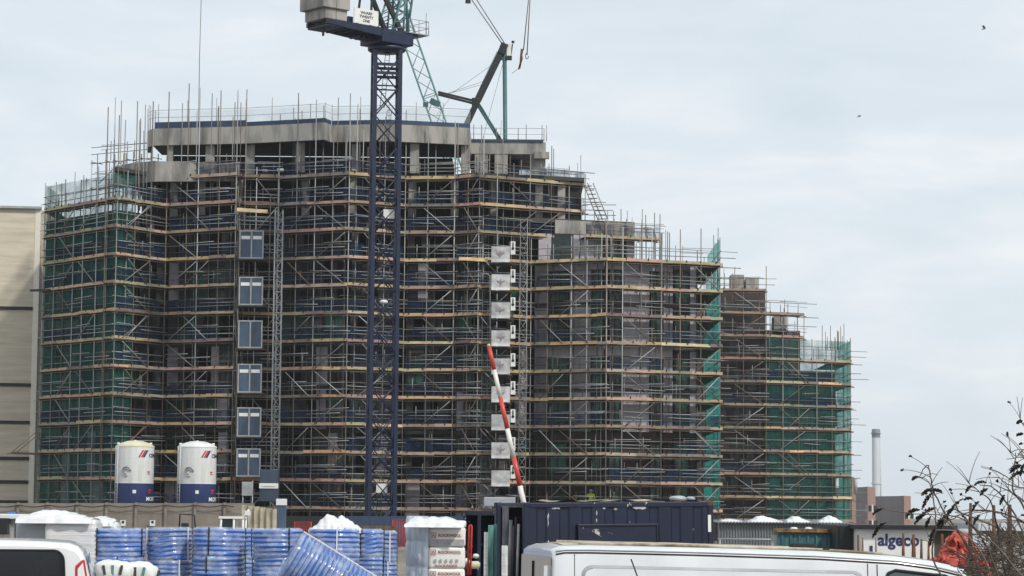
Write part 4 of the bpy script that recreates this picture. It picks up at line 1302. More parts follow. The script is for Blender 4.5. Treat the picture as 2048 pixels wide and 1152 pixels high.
c = P(728, 1208, 48.5)
coil(0, 0, 48.5, 125, 18, 'toppled blue pipe coil lying tilted across the stacks in front', seed=5, tilt=(R(0), R(-59), R(9)), loc=c)

# ---------------------------------------------------------------- wrapped pallets
M['wrap_w'] = mat('white_wrap_film', (0.77, 0.78, 0.78), 0.25, var=0.18, scale=3, bump=.9, bscale=2.5, stretch=(.5, .5, 6), bdist=.03)
M['wrap_g'] = mat('grey_film_and_face_shade', (0.40, 0.43, 0.47), 0.35, var=0.15, scale=2, bump=0.5, bscale=5, stretch=(1, 1, 2))  # real grey plastic, and shade painted on the pallet's left face
PW = thing('wrapped_pallet', 'big white film wrapped pallet behind the left van with a billowing cover', 'pallet', P(130, 1060, 54))
def slabbox(name, px0, px1, py0, py1, Y, dep, m_, par, amp=.02, seed=0, rz=0, p=12, fr=2.0):
    xa, xb = X(px0, Y, 1060), X(px1, Y, 1060); za, zb = Z(py1, Y, (px0 + px1) / 2), Z(py0, Y, (px0 + px1) / 2)
    mb = MB(); mb.puffy(((xa + xb) / 2, Y + dep / 2, (za + zb) / 2), (xb - xa, dep, zb - za), p, amp, fr, 56, 28, seed, Matrix.Rotation(rz, 3, 'Z') if rz else None)
    return obj(name, mb, m_, par)
slabbox('pack_face_shade', 31, 96, 1040, 1180, 53.5, .9, M['wrap_g'], PW, .008, 3)  # grey colour stands in for shade on the white pallet's left face
slabbox('white_pack', 88, 192, 1038, 1225, 53.2, 1.0, M['wrap_w'], PW, .02, 1, fr=3)
def hump(name, px0, px1, pyb, heights, Y, dep, m_, par, seed=0, crumple=1.0):
    """loose plastic cover: a sheet over a ridge of heights (pixels above pyb), rounded towards back and front"""
    s = F / Y; xa, xb = X(px0, Y, 1040), X(px1, Y, 1040); zb = Z(pyb, Y, (px0 + px1) / 2)
    def H(u):
        t = u * (len(heights) - 1); i = min(int(t), len(heights) - 2); f = t - i; f = f * f * (3 - 2 * f)
        return (heights[i] * (1 - f) + heights[i + 1] * f) / s
    mb = MB()
    def fn(u, v):
        prof = max(0.0, 1 - abs(2 * v - 1) ** 2.6)
        q = Vector((xa + (xb - xa) * u, Y + dep * (v - .5), zb))
        q.z += H(u) * prof + .018 * crumple * prof * (.35 - abs(noise.noise(Vector((u * 7 + v * 2, v * 4 - u * 3, seed + 7))))) * 1.6 + .02 * prof * noise.noise(Vector((u * 5, v * 3, seed))) + .012 * prof * noise.noise(Vector((u * 15, v * 8, seed)))
        q.y += .06 * noise.noise(Vector((u * 7, 3, seed)))
        q.y += .05 * (crumple - 1) * noise.noise(Vector((u * 9, v * 9, seed + 2))); q.x += .04 * (crumple - 1) * noise.noise(Vector((u * 8, v * 8, seed + 4)))
        if v in (0, 1):
            q.z -= .06
        return q
    mb.grid(fn, 60, 24)
    return obj(name, mb, m_, par)
hump('cover', 42, 192, 1041, [10, 11, 16, 20, 21, 20, 19, 16, 11, 7, 5], 53.7, 1.25, M['wrap_w'], PW, 2)
PW2 = thing('wrapped_pallet', 'smaller white sheeted pallet just right of the big wrapped one', 'pallet', P(212, 1045, 56))
slabbox('white_pack', 188, 233, 1045, 1240, 56, 1.0, M['wrap_w'], PW2, .03, 6)
hump('cover', 180, 234, 1047, [8, 12, 14, 13, 10, 5], 56.4, 1.2, M['wrap_w'], PW2, 8)
BG = thing('bag_heap', 'heap of printed white plastic bags in front of the first coil stack', 'bags', P(245, 1140, 42))
M['bag'] = mat('white_printed_bag', (0.74, 0.76, 0.73), 0.4, var=.15, scale=3, bump=.6, bscale=7)
for k, (px, py, w, h) in enumerate(((228, 1142, 74, 44), (272, 1146, 80, 46), (300, 1152, 34, 40), (250, 1175, 120, 60))):
    Y = 42 + .15 * k; c = P(px, py, Y); s = F / Y
    mb = MB(); mb.puffy(c, (w / s, .5, h / s), 3, .05, 4, 36, 20, seed=k + 4); bo = obj('bag', mb, M['bag'], BG)
    if k < 3:
        for q in range(3):
            mb = MB(); cc = P(px - 20 + 17 * q + k, py - 2, Y - .245); mb.box(cc, (.045, .012, .16), Matrix.Rotation(.2 * (q - 1), 3, 'Y')); obj('print_stripe', mb, M['teal'] if (q + k) % 2 else M['ink'], bo)
WS = thing('white_sheeting', 'crumpled white plastic sheeting heaped on top of the coils', 'sheeting', P(670, 1050, 51.5))
hump('fold', 620, 690, 1060, [1, 8, 20, 31, 29, 20, 4], 51.3, .8, M['wrap_w'], WS, 12)
hump('fold', 660, 724, 1060, [3, 16, 27, 24, 17, 9, 1], 51.8, .8, M['wrap_w'], WS, 15)
# left edge: blue and white pack and small dark things beyond the van
BP = thing('blue_pack', 'blue and white banded pack at the left edge behind the van', 'pack', P(20, 1040, 62))
xa, xb = X(-40, 62, 1040), X(41, 62, 1040)
mb = MB(); mb.box(((xa + xb) / 2, 62.4, Z(1033, 62, 20)), (xb - xa, .8, .12)); obj('white_lid', mb, M['white'], BP, bevel=.02)
mb = MB(); mb.box(((xa + xb) / 2 - .3, 62.35, Z(1031, 62, 20)), ((xb - xa) * .55, .82, .06)); obj('blue_band', mb, M['pipe'], BP)
mb = MB()
for px in (-30, 3, 22, 38):
    x = X(px, 62, 1040); mb.box((x, 62.2, Z(1036, 62, 20) / 2), (.08, .08, Z(1036, 62, 20)))
obj('frame', mb, M['galv'], BP)
mb = MB(); mb.box((X(29, 62.5), 62.6, Z(1045, 62)), (.2, .3, .3)); obj('blue_box', mb, M['pipe'], BP)
mb = MB(); mb.box((X(8, 61.5), 61.9, Z(1062, 61)), (.22, .3, .4)); obj('dark_box', mb, M['black'], BP)
BW = thing('brown_board', 'brown timber board standing on edge right of the last coil stack', 'board', P(792, 1090, 57))
mb = MB(); xa, xb = X(700, 57, 1060), X(795, 57, 1060); zt_ = Z(1052, 57, 770); mb.box(((xa + xb) / 2, 57.2, zt_ / 2), (xb - xa, .06, zt_)); obj('board', mb, M['dkwood'], BW)

# ---------------------------------------------------------------- insulation pallet
IP = thing('insulation_pallet', 'tall pallet of white insulation bags printed with red lettering', 'insulation bags', P(870, 1090, 56))
M['rw'] = mat('white_insulation_bag', (0.80, 0.79, 0.76), 0.35, var=.08, scale=2, bump=.4, bscale=5)
M['rw_g'] = mat('grey_printed_band', (0.42, 0.41, 0.40), 0.5, var=.35, scale=9, stretch=(3, 1, 1))
M['rw_red'] = mat('dull_red_print', (0.36, 0.11, 0.10), 0.6, var=.3, scale=8)
Yi = 55.0; s = F / Yi; rzI = R(-20)
ux = Vector((math.cos(R(-12)), math.sin(R(-12)) * -1, 0)); uy = Vector((-ux.y, ux.x, 0))
org = P(857, 1090, Yi); org.z = 0
FW = 76 / s                                               # front width
rotI = Matrix.Rotation(math.atan2(ux.y, ux.x), 3, 'Z')
rows = [(1041, 1055), (1054, 1094), (1093, 1138), (1137, 1180), (1179, 1224)]
for k, (y0, y1) in enumerate(rows):
    z1, z0 = Z(y0, Yi, 890), Z(y1, Yi, 890)
    c = org + ux * (FW / 2) + uy * .6 + Vector((0, 0, (z0 + z1) / 2))
    mb = MB(); mb.puffy(c, (FW + .03, 1.2, (z1 - z0) * 1.04), 9, .012, 3, 60, 22, seed=k, rot=rotI); bo = obj('bag', mb, M['rw'], IP)
    if k in (1, 2, 3):
        def fr_(u, z, o=.012):
            return org + ux * u - uy * o + Vector((0, 0, z))
        mb = MB(); zc = z0 + (z1 - z0) * .22
        mb.hexa([fr_(.04, zc - .07, .014), fr_(FW - .04, zc - .07, .014), fr_(FW - .04, zc - .07, -.05), fr_(.04, zc - .07, -.05), fr_(.04, zc + .07, .014), fr_(FW - .04, zc + .07, .014), fr_(FW - .04, zc + .07, -.05), fr_(.04, zc + .07, -.05)])
        if k != 2:
            obj('printed_band', mb, M['rw_g'], bo)
        zl = z0 + (z1 - z0) * (.57 if k == 1 else .74)
        vs, fs = text_mesh('ROCKWOOL', .086, .003)
        mb = MB(); mb.add([fr_(.47 + v.x, zl + v.y, .02) for v in vs], fs); obj('lettering', mb, M['rw_red'], bo)
        mb = MB()                                            # square house-like emblem
        for q in ([(0, 0), (.12, 0), (.12, .012), (0, .012)], [(0, 0), (.012, 0), (.012, .12), (0, .12)], [(.108, 0), (.12, 0), (.12, .12), (.108, .12)], [(0, .108), (.12, .108), (.12, .12), (0, .12)], [(.02, .02), (.04, .02), (.065, .085), (.055, .1)], [(.1, .02), (.08, .02), (.055, .085), (.065, .1)]):
            mb.add([fr_(.045 + x, zl - .06 + y, .02) for x, y in q], [(0, 1, 2, 3)])
        obj('emblem', mb, M['rw_red'], bo)
        if k == 2:
            for q in range(5):
                mb = MB(); u = .12 + q * .12; mb.add([fr_(u, z0 + .14, .02), fr_(u + .06, z0 + .14, .02), fr_(u + .06, z0 + .21, .02), fr_(u, z0 + .21, .02)], [(0, 1, 2, 3)]); obj('symbol', mb, M['rw_g'], bo)
            vs, fs = text_mesh('ROCKWOOL', .086, .003)
            mb = MB(); mb.add([fr_(.40 + v.x, z0 + .06 + v.y, .02) for v in vs], fs); obj('lettering', mb, M['rw_red'], bo)
# end faces of the bags, ribbed under film, and the loose hood
mb = MB(); L = 1.15; e0 = org + ux * -.0; zt_ = Z(1032, Yi, 830)
M['rw_end'] = mat('bag_ends_painted_shade', (0.62, 0.68, 0.74), 0.3, var=.15, scale=2, bump=.4, bscale=6)  # bluish tint puts the shade of the left face into the colour
def endf(u, v):
    rip = .035 * abs(math.sin(u * math.pi * 4)) + .03 * noise.noise(Vector((u * 6, v * 9, 2)))
    bul = .05 * abs(math.sin(v * math.pi * 4)) ** .5
    return e0 + Vector((-.50 + .50 * u, .62 - .62 * u, 0)) + Vector((-.78, -.78, 0)).normalized() * (rip + bul) * (1 - u ** 6) + Vector((0, 0, zt_ * v))
mb.grid(endf, 48, 60); obj('bag_ends', mb, M['rw_end'], IP)
hump('hood', 811, 929, 1049, [1, 10, 15, 13, 16, 14, 15, 12, 8, 1], Yi + .35, 1.35, M['wrap_w'], IP, 22)

# red pump handle / barrier end between pallet and container
RB = thing('folded_barrier', 'red folded barrier end standing between the bags and the container', 'barrier', P(942, 1130, 66))
for dx in (-2.5, 2.5):
    mb = MB(); mb.tube([P(941 + dx - 3, 1150, 66), P(941 + dx, 1052, 66), P(941, 1050, 66)], .03, 6); obj('leg', mb, M['red'], RB)
for y in (1075, 1098, 1120):
    mb = MB(); mb.tube([P(937, y, 66), P(945, y - 6, 66)], .022, 5); obj('rung', mb, M['red'], RB)
for k, (px, py, m_, r_) in enumerate(((935, 1122, 'wrap_w', .1), (950, 1130, 'silo_top', .13), (928, 1130, 'dkwood', .14), (952, 1112, 'wrap_w', .08))):
    mb = MB(); mb.puffy(P(px, py, 68 + .2 * k), (r_ * 2.2, .3, r_ * 1.6), 2.5, .06, 6, 14, 8, seed=k)
    tag(obj('rubbish', mb, M[m_]), ['white scrap beside the foot of the red barrier', 'yellowish scrap lump lowest beside the container edge', 'brown scrap lump against the insulation pallet', 'small white scrap nearest the container edge'][k], 'rubbish', 'scraps round the red barrier')
# dirt bank
mb = MB(); mb.grid(lambda u, v: (X(770, 95) + (X(1010, 95) - X(770, 95)) * u, 84 + 16 * v, .02 + (1.15 * math.sin(math.pi * min(1, v * 1.02)) ** .7) * (.8 + .25 * noise.noise(Vector((u * 5, v * 4, 1)))) * min(1, 6 * u, 6 * (1 - u)) ), 40, 16)
tag(obj('earth_bank', mb, M['ground']), 'low bank of bare earth behind the insulation bags', 'earth', kind='structure')

# ---------------------------------------------------------------- containers
def navy_chip():
    m = mat('chipped_navy_paint', (0.005, 0.011, 0.04), 0.45, var=0.35, scale=1.2, bump=.1)
    t = m.node_tree; b = t.nodes['Principled BSDF']
    src = b.inputs['Base Color'].links[0].from_socket
    tc = t.nodes.new('ShaderNodeTexCoord'); mp = t.nodes.new('ShaderNodeMapping'); mp.inputs['Scale'].default_value = (1.2, 1, 1.0)
    nz = t.nodes.new('ShaderNodeTexNoise'); nz.inputs['Scale'].default_value = 2.1; nz.inputs['Detail'].default_value = 9; nz.inputs['Roughness'].default_value = .68
    rp = t.nodes.new('ShaderNodeValToRGB'); rp.color_ramp.elements[0].position = .635; rp.color_ramp.elements[1].position = .65
    mx = t.nodes.new('ShaderNodeMix'); mx.data_type = 'RGBA'; mx.inputs['B'].default_value = (.5, .48, .44, 1)
    t.links.new(tc.outputs['Object'], mp.inputs['Vector']); t.links.new(mp.outputs['Vector'], nz.inputs['Vector']); t.links.new(nz.outputs['Fac'], rp.inputs['Fac'])
    t.links.new(rp.outputs['Color'], mx.inputs['Factor']); t.links.new(src, mx.inputs['A']); t.links.new(mx.outputs['Result'], b.inputs['Base Color'])
    return m
M['cont'] = navy_chip()
M['roof_chip'] = mat('chipped_primer', (0.55, 0.54, 0.52), .7, var=.5, scale=14)
M['moss'] = mat('pale_roof_dirt', (0.50, 0.42, 0.28), 0.95, col2=(0.08, 0.06, 0.05), scale=3.5, bump=.5)
def container(name, label, loc, rz, L, Wd, H, m_, open_end=False, pitch=0.0, post_m=None, ribs=9, panel=False):
    T = thing(name, label, 'container', loc, None, rz)
    T.rotation_euler = (0, pitch, rz)
    pm = post_m or m_
    mb = MB(); n = ribs; p0 = .17; w = (L - 2 * p0) / n; zb, zt_ = .16, H - .14
    for k in range(n):
        a = p0 + k * w
        pr = [(0, .03), (.30, .03), (.38, .075), (.70, .075), (.78, .03), (1, .03)]
        for (u0, v0), (u1, v1) in zip(pr, pr[1:]):
            mb.add([(a + u0 * w, v0, zb), (a + u1 * w, v1, zb), (a + u1 * w, v1, zt_), (a + u0 * w, v0, zt_)], [(0, 1, 2, 3)])
    obj('side_wall', mb, m_, T, world=False)
    mb = MB(); mb.box((L / 2, Wd - .05, H / 2), (L - .34, .06, H - .3)); obj('back_wall', mb, m_, T, world=False)
    mb = MB(); mb.box((L - .05, Wd / 2, H / 2), (.06, Wd - .34, H - .3)); obj('end_wall', mb, m_, T, world=False)
    if not open_end:
        mb = MB(); mb.box((.06, Wd / 2, H / 2), (.06, Wd - .34, H - .3)); obj('end_wall', mb, m_, T, world=False)
    mb = MB(); mb.box((L / 2, Wd / 2, H - .035), (L - .04, Wd - .04, .05)); obj('roof', mb, m_, T, world=False)
    mb = MB(); mb.box((L / 2, Wd / 2, .14), (L - .1, Wd - .1, .05)); obj('floor', mb, M['deck'], T, world=False)
    for x in (.085, L - .085):
        for y in (.085, Wd - .085):
            mb = MB(); mb.box((x, y, H / 2), (.17, .17, H - .02)); po = obj('corner_post', mb, pm, T, world=False, bevel=.015)
            mb = MB(); mb.box((x, y, H - .06), (.19, .19, .13)); mb.box((x, y, .06), (.19, .19, .13)); obj('corner_casting', mb, M['rust'] if x > 1 else pm, po, world=False, bevel=.02)
    for y in (.06, Wd - .06):
        mb = MB(); mb.box((L / 2, y, H - .085), (L - .34, .1, .13)); obj('top_rail', mb, pm, T, world=False, bevel=.01)
        mb = MB(); mb.box((L / 2, y, .08), (L - .34, .1, .15)); obj('bottom_rail', mb, pm, T, world=False)
    for x in (.06, L - .06):
        mb = MB(); mb.box((x, Wd / 2, H - .085), (.1, Wd - .34, .13)); obj('top_rail', mb, pm, T, world=False, bevel=.01)
    if panel:
        mb = MB(); mb.box((2.9, -.02, 1.05), (2.45, .1, 1.72)); mb.box((2.9, -.03, 1.93), (2.55, .16, .06)); mb.box((1.66, -.05, 1.05), (.06, .1, 1.7)); mb.box((4.14, -.05, 1.05), (.06, .1, 1.7)); obj('shutter_panel', mb, m_, T, world=False, bevel=.01)
    return T
phi = R(21)
c0 = P(1051, 1005, 72)
CT = container('shipping_container', 'chipped navy shipping container with an open end, behind the white van', (c0.x, 72, c0.z - 2.6), phi, 6.0, 2.44, 2.6, M['cont'], True, R(-.9), ribs=8, panel=True)
def loc_c(x, y, z):
    return Vector((c0.x + x * math.cos(phi) - y * math.sin(phi), 72 + x * math.sin(phi) + y * math.cos(phi), c0.z - 2.6 + z))
mb = MB()
mb.grid(lambda u, v: Vector((.5 + 5.2 * u, .03 + .9 * v, 2.615 + max(0, .07 * noise.noise(Vector((u * 9, v * 2, 4))) + .02))), 70, 6)
obj('roof_dirt', mb, M['moss'], CT, world=False)
mb = MB(); mb.puffy((5.05, .4, 2.69), (.5, .4, .16), 2.5, .05, 6, 16, 10)
mb.puffy((5.45, .4, 2.68), (.25, .3, .12), 2.5, .05, 6, 12, 8, seed=3)
tag(obj('roof_rubbish', mb, M['wrap_g'], CT, world=False), 'crumpled grey plastic', 'rubbish')
del bpy.data.objects['roof_rubbish']['category']
for k, pts in enumerate(([(.74, 1.35), (.77, 1.4), (.76, 1.52), (.73, 1.5)], [(.73, 1.9), (.77, 1.98), (.75, 2.1), (.78, 2.2), (.76, 2.3), (.72, 2.2), (.735, 2.05)], [(.86, 2.41), (.95, 2.40), (1.02, 2.42), (1.1, 2.395), (1.12, 2.44), (1.0, 2.45), (.88, 2.44)],
                          [(2.25, 2.0), (2.28, 2.05), (2.27, 2.13), (2.24, 2.1)], [(2.26, 2.2), (2.29, 2.27), (2.27, 2.36), (2.245, 2.3)], [(2.46, 2.40), (2.53, 2.39), (2.55, 2.43), (2.47, 2.44)], [(2.80, 2.38), (2.87, 2.35), (2.93, 2.40), (2.84, 2.43)], [(3.4, 2.42), (3.52, 2.38), (3.6, 2.40), (3.72, 2.37), (3.85, 2.41), (3.8, 2.45), (3.45, 2.45)])):
    mb = MB(); n_ = len(pts); mb.v = [Vector((x, .003 if z > 2.6 else .022, z)) for x, z in pts] + [Vector((x, .029, z)) for x, z in pts]; mb.face(list(range(n_)))
    for q in range(n_):
        mb.face([q, n_ + q, n_ + (q + 1) % n_, (q + 1) % n_])
    obj('paint_scar', mb, M['moss'] if k == 6 else M['roof_chip'], CT, world=False)
mb = MB(); mb.box((5.86, -.012, 1.95), (.1, .01, .5)); obj('paint_scar', mb, M['white'], CT, world=False)
c1 = P(958, 1021, 76.5)
CT2 = container('shipping_container', 'second navy container with its end open, showing teal and white sheets', (c1.x + .9, 76.3, c1.z - 2.55), R(38), 5.0, 2.3, 2.55, M['cont'], True, 0)
def stand(name, label, cat, px0, px1, py0, Y, m_, th=.06, lean=0.0):
    xa, xb = X(px0, Y, 1090), X(px1, Y, 1090); zt_ = Z(py0, Y, px0)
    mb = MB(); n_ = 6
    mb.grid(lambda u, v: (xa + (xb - xa) * u + lean * v, Y + .03 * noise.noise(Vector((u * 3, v * 5, px0))) + .05 * v, zt_ * v), n_, 10, smooth=True)
    mb.grid(lambda u, v: (xb - (xb - xa) * u + lean * v, Y + th + .03 * noise.noise(Vector((u * 3, v * 5, px0))) + .05 * v, zt_ * v), n_, 10, smooth=True)
    return tag(obj(name, mb, M[m_]), label, cat, 'sheets standing at the container ends')
M['teal_s'] = mat('teal_plastic_sheet', (0.16, 0.42, 0.36), 0.4, var=.35, scale=2, bump=.3, stretch=(4, 4, 1))
M['grey_s'] = mat('grey_plastic_sheet', (0.12, 0.12, 0.15), 0.4, var=.5, scale=2, bump=.3, stretch=(4, 4, 1))
stand('leaning_sheet', 'narrow white sheet standing leftmost at the container ends', 'sheet', 968, 976, 1064, 73.2, 'wrap_w')
stand('leaning_sheet', 'wide teal sheet standing second from the left', 'sheet', 976, 987, 1050, 73.4, 'teal_s')
stand('leaning_sheet', 'thin paler teal sheet standing beside the navy post', 'sheet', 988, 994, 1048, 73.5, 'teal_s')
stand('leaning_sheet', 'dark grey plastic sheet hanging at the open container end', 'sheet', 1004, 1017, 1012, 72.6, 'grey_s')
stand('leaning_sheet', 'short white sheet with blue print below the dark grey one', 'sheet', 1003.5, 1016, 1091, 72.4, 'wrap_w')
for k, (px, y0) in enumerate(((1021, 1040), (1026, 1052), (1032, 1034), (1036, 1048))):
    mb = MB(); mb.tube([Vector((X(px, 72.8), 72.8, .2)), P(px + 1, y0, 72.8)], .05, 7)
    tag(obj('pipe_length', mb, M[('galv', 'grey_s', 'black', 'wrap_w')[k]]), ['bright pipe standing first inside the open container end', 'grey pipe standing second inside the open container end', 'tallest black pipe standing inside the open container end', 'white pipe nearest the container corner post'][k], 'pipe', 'pipes standing in the container')
for k, (px, m_) in enumerate(((961, 'cont'), (1000, 'cont'))):
    mb = MB(); y0 = (1024, 1012)[k]; x = X(px, 72); mb.box((x, 72.1, Z(y0, 72, px) / 2), (.1, .16, Z(y0, 72, px)))
    tag(obj('steel_post', mb, M[m_]), ['navy steel post at the far left of the container ends', 'navy steel post between the teal sheets and the dark opening'][k], 'post', 'navy posts at the container ends')
mb = MB(); mb.box(P(999, 1004, 80), (1.0, .5, .3))
tag(obj('white_pack', mb, M['wrap_g'], bevel=.03), 'pale grey pack lying above the navy containers left of the barrier pole', 'pack')

# red and white pole
BPo = thing('barrier_pole', 'long red and white striped pole leaning up left from the container corner', 'barrier pole', P(1048, 1003, 77))
pa, pb = P(1053, 1030, 77), P(977, 688, 77)
bands = [(0, .195, 'white'), (.195, .36, 'red'), (.36, .63, 'white'), (.63, .83, 'red'), (.83, 1, 'white')]
pL = [(1030, 972, 'white'), (972, 915, 'red'), (915, 858, 'white'), (858, 796, 'red'), (796, 740, 'white'), (740, 692, 'red')]
M['pole_w'] = mat('pole_white', (.78, .76, .70), .4, var=.15, scale=5); M['pole_r'] = mat('pole_red', (.62, .07, .04), .4, var=.2, scale=5)
for y0, y1, m_ in pL:
    f0, f1 = (1030 - y0) / 342, (1030 - y1) / 342
    mb = MB(); mb.tube([pa.lerp(pb, f0), pa.lerp(pb, f1)], [.085 - .02 * f0, .085 - .02 * f1], 10); obj('band', mb, M['pole_w'] if m_ == 'white' else M['pole_r'], BPo)
mb = MB(); mb.tube([pa.lerp(pb, .988), pa.lerp(pb, 1.0)], [.062, .04], 8); obj('tip', mb, M['silo_top'], BPo)
mb = MB(); mb.tube([Vector((pa.x + .05, 77, 0)), pa], .08, 8); obj('stand', mb, M['navy'], BPo)

# ---------------------------------------------------------------- things right of the container
M['shed'] = mat('grey_profiled_sheet', (0.20, 0.215, 0.23), 0.6, var=.25, scale=1)
GS = thing('corrugated_store', 'long low grey corrugated store with rippled roof edge', 'shed', P(1580, 1060, 112))
xa, xb = X(1436, 112, 1050), X(1700, 112, 1050); zt_ = Z(1047, 112, 1550)
mb = MB(); n = 46
for k in range(n):
    a = xa + (xb - xa) * k / n; w = (xb - xa) / n
    for (u0, v0), (u1, v1) in zip([(0, 0), (.25, .06), (.5, .06), (.75, 0)], [(.25, .06), (.5, .06), (.75, 0), (1, 0)]):
        mb.add([(a + u0 * w, 112 - v0, 0), (a + u1 * w, 112 - v1, 0), (a + u1 * w, 112 - v1, zt_), (a + u0 * w, 112 - v0, zt_)], [(0, 1, 2, 3)])
obj('wall', mb, M['shed'], GS)
mb = MB(); mb.grid(lambda u, v: (xa - .1 + (xb - xa + .2) * u, 111.7 + 4 * v, zt_ + .02 + .02 * math.sin(u * 260) + .12 * v), 240, 2); obj('roof', mb, M['shed'], GS)
mb = MB(); mb.tube([P(1436, 1078, 100), P(1543, 1079, 100), P(1548, 1083, 100), P(1548, 1120, 100)], .04, 6); mb.tube([Vector((X(1440, 100), 100, 0)), P(1440, 1078, 100)], .04, 6)
tag(obj('hand_rail', mb, M['galv']), 'galvanised hand rail in front of the grey corrugated store', 'rail')
for k, (a, b, hs) in enumerate(((1438, 1486, [4, 7, 8, 8, 7, 5, 2]), (1492, 1570, [1, 7, 13, 14, 11, 8, 5, 1]), (1566, 1622, [1, 8, 13, 13, 9, 5, 1]), (1632, 1684, [1, 6, 11, 15, 12, 7, 1]), (1484, 1520, [2, 4, 5, 4, 2]))):
    T = thing('bulk_bag', ['flat white sheeted heap on the store roof nearest the container', 'widest white heap on the store roof', 'rounded white heap second from the right on the store roof', 'pointed white heap at the right end of the store roof', 'lowest little white heap between the two larger ones'][k], 'bulk bag', P((a + b) / 2, 1045, 114), 'white heaps on the corrugated store')
    hump('sheet', a, b, 1046, hs, 114, 2.2, M['wrap_w'], T, 30 + k)
M['tealrust'] = mat('rusting_teal_paint', (0.05, 0.17, 0.19), 0.6, col2=(0.02, 0.07, 0.08), scale=2, stretch=(5, 5, .6))
M['rusty_edge'] = mat('flaking_rust_edge', (0.42, 0.22, 0.06), 0.9, col2=(0.05, 0.04, 0.03), scale=5)
RC = thing('rusty_tank', 'teal steel skip with a flaking rusty top edge', 'skip', P(1617, 1075, 90))
xa, xb = X(1556, 90, 1070), X(1676, 90, 1070); zt_ = Z(1064, 90, 1610)
mb = MB(); mb.box(((xa + xb) / 2, 90.7, zt_ / 2), (xb - xa, 1.4, zt_))
for k in range(7):
    mb.box((xa + (xb - xa) * (k + .5) / 7, 89.98, zt_ / 2 - .05), (.07, .06, zt_ - .1))
obj('body', mb, M['tealrust'], RC)
mb = MB(); mb.box(((xa + xb) / 2, 90.6, zt_ + .05), (xb - xa + .06, 1.5, .12)); obj('rim', mb, M['rusty_edge'], RC)
for px in (1588, 1617):
    mb = MB(); mb.puffy(P(px, 1058, 90.2), (.28, .3, .14), 2.5, .03, 6, 12, 8, seed=px); obj('white_lump', mb, M['wrap_w'], RC)
mb = MB(); mb.box((X(1550, 90), 90.3, Z(1066, 90) / 2), (.22, .3, Z(1066, 90))); obj('end_post', mb, M['galv'], RC)
DKc = thing('dark_container', 'plain black container between the teal skip and the white cabin', 'container', P(1699, 1070, 88))
xa, xb = X(1675, 88, 1070), X(1723, 88, 1070); zt_ = Z(1050, 88, 1699)
mb = MB(); mb.box(((xa + xb) / 2, 90.5, zt_ / 2), (xb - xa, 5, zt_)); obj('body', mb, M['black'], DKc, bevel=.03)
mb = MB()
for k in range(4):
    mb.box((xa + (xb - xa) * (k + .5) / 4, 87.97, zt_ / 2), (.06, .05, zt_ - .2))
obj('locking_bar', mb, M['black'], DKc)
AC = thing('site_cabin', 'white site cabin with navy lettering and a black roof edge', 'cabin', P(1795, 1075, 86))
xa, xb = X(1723, 86, 1070), X(1868, 86, 1070); zt_ = Z(1059, 86, 1795)
mb = MB(); mb.box(((xa + xb) / 2, 87.5, zt_ / 2), (xb - xa, 3, zt_)); wo = obj('wall', mb, M['white'], AC)
mb = MB(); mb.box(((xa + xb) / 2 + .3, 87.4, zt_ + .08), (xb - xa + .9, 3.4, .14)); obj('roof', mb, M['black'], AC)
vs, fs = text_mesh('algeco', .56, .017)
mb = MB(); cx = X(1797, 86, 1078); zc = Z(1081, 86, 1800); mb.add([(cx + v.x, 85.985, zc + v.y) for v in vs], fs); obj('lettering', mb, M['ink_n'], wo)
mb = MB(); mb.box((X(1741, 86), 85.98, Z(1091, 86)), (.1, .02, .2)); obj('small_mark', mb, M['ink_n'], wo)
mb = MB(); mb.box((xb + .45, 87.3, zt_ / 2), (.9, 2.4, zt_ - .05)); obj('dark_end', mb, M['deck'], AC)

# distant buildings and chimney
M['fbrick'] = mat('far_pink_brick', (0.36, 0.215, 0.18), 0.9, var=.15, scale=.3, objvar=.05)
M['fclad'] = mat('far_grey_cladding', (0.22, 0.19, 0.19), 0.9, var=.25, scale=.15, stretch=(1, 1, .1))
M['fchim'] = mat('pale_chimney_steel', (0.60, 0.64, 0.67), 0.6, var=.08, scale=.1)
def far_block(label, x0, x1, y0, Y, xs, wins):
    T = thing('far_building', label, 'building', (X((x0 + x1) / 2, Y), Y, 0), 'far brick buildings')
    xa, xb, xm = X(x0, Y, 1000), X(x1, Y, 1000), X(xs, Y, 1000); z = Z(y0, Y, x0)
    mb = MB(); prism(mb, [(xm, Y), (xb, Y + 8), (xb, Y + 40), (xm, Y + 40)], 0, z); obj('front_wall', mb, M['fbrick'], T)
    mb = MB(); prism(mb, [(xa, Y + 26), (xm - .02, Y), (xm - .02, Y + 40), (xa, Y + 40)], 0, z - .05); obj('side_wall', mb, M['fclad'] if wins else M['fbrick'], T)
    for q in range(6):
        for px in ((xs + 4, xs + 15) if wins else (xs + 2, xs + 14)):
            f = (px - xs) / (x1 - xs); yy = Y + 8 * f - .2
            mb = MB(); mb.box((X(px, yy, 1000) + .1, yy, z - 4.5 - q * 3.1), (.7, .2, 1.2)); fo = obj('window', mb, M['glass_d'], T)
            mb = MB(); mb.box((X(px, yy, 1000) - .6, yy - .05, z - 4.5 - q * 3.1), (.35, .15, 1.6)); obj('frame', mb, M['white'], fo)
    return T
far_block('pink brick far block under the chimney, beside the teal netting', 1703, 1762, 973, 520, 1735, True)
far_block('wider pink brick far block with a grey side, right of the chimney', 1762, 1833, 991, 560, 1808, True)
T = thing('far_building', 'narrow sunlit brick strip touching the teal netted scaffold', 'building', (X(1706, 540), 540, 0), 'far brick buildings')
mb = MB(); Y = 500; prism(mb, [(X(1690, Y), Y), (X(1711, Y), Y), (X(1711, Y), Y + 10), (X(1690, Y), Y + 10)], 0, Z(957, Y, 1705)); obj('wall', mb, M['fbrick'], T)
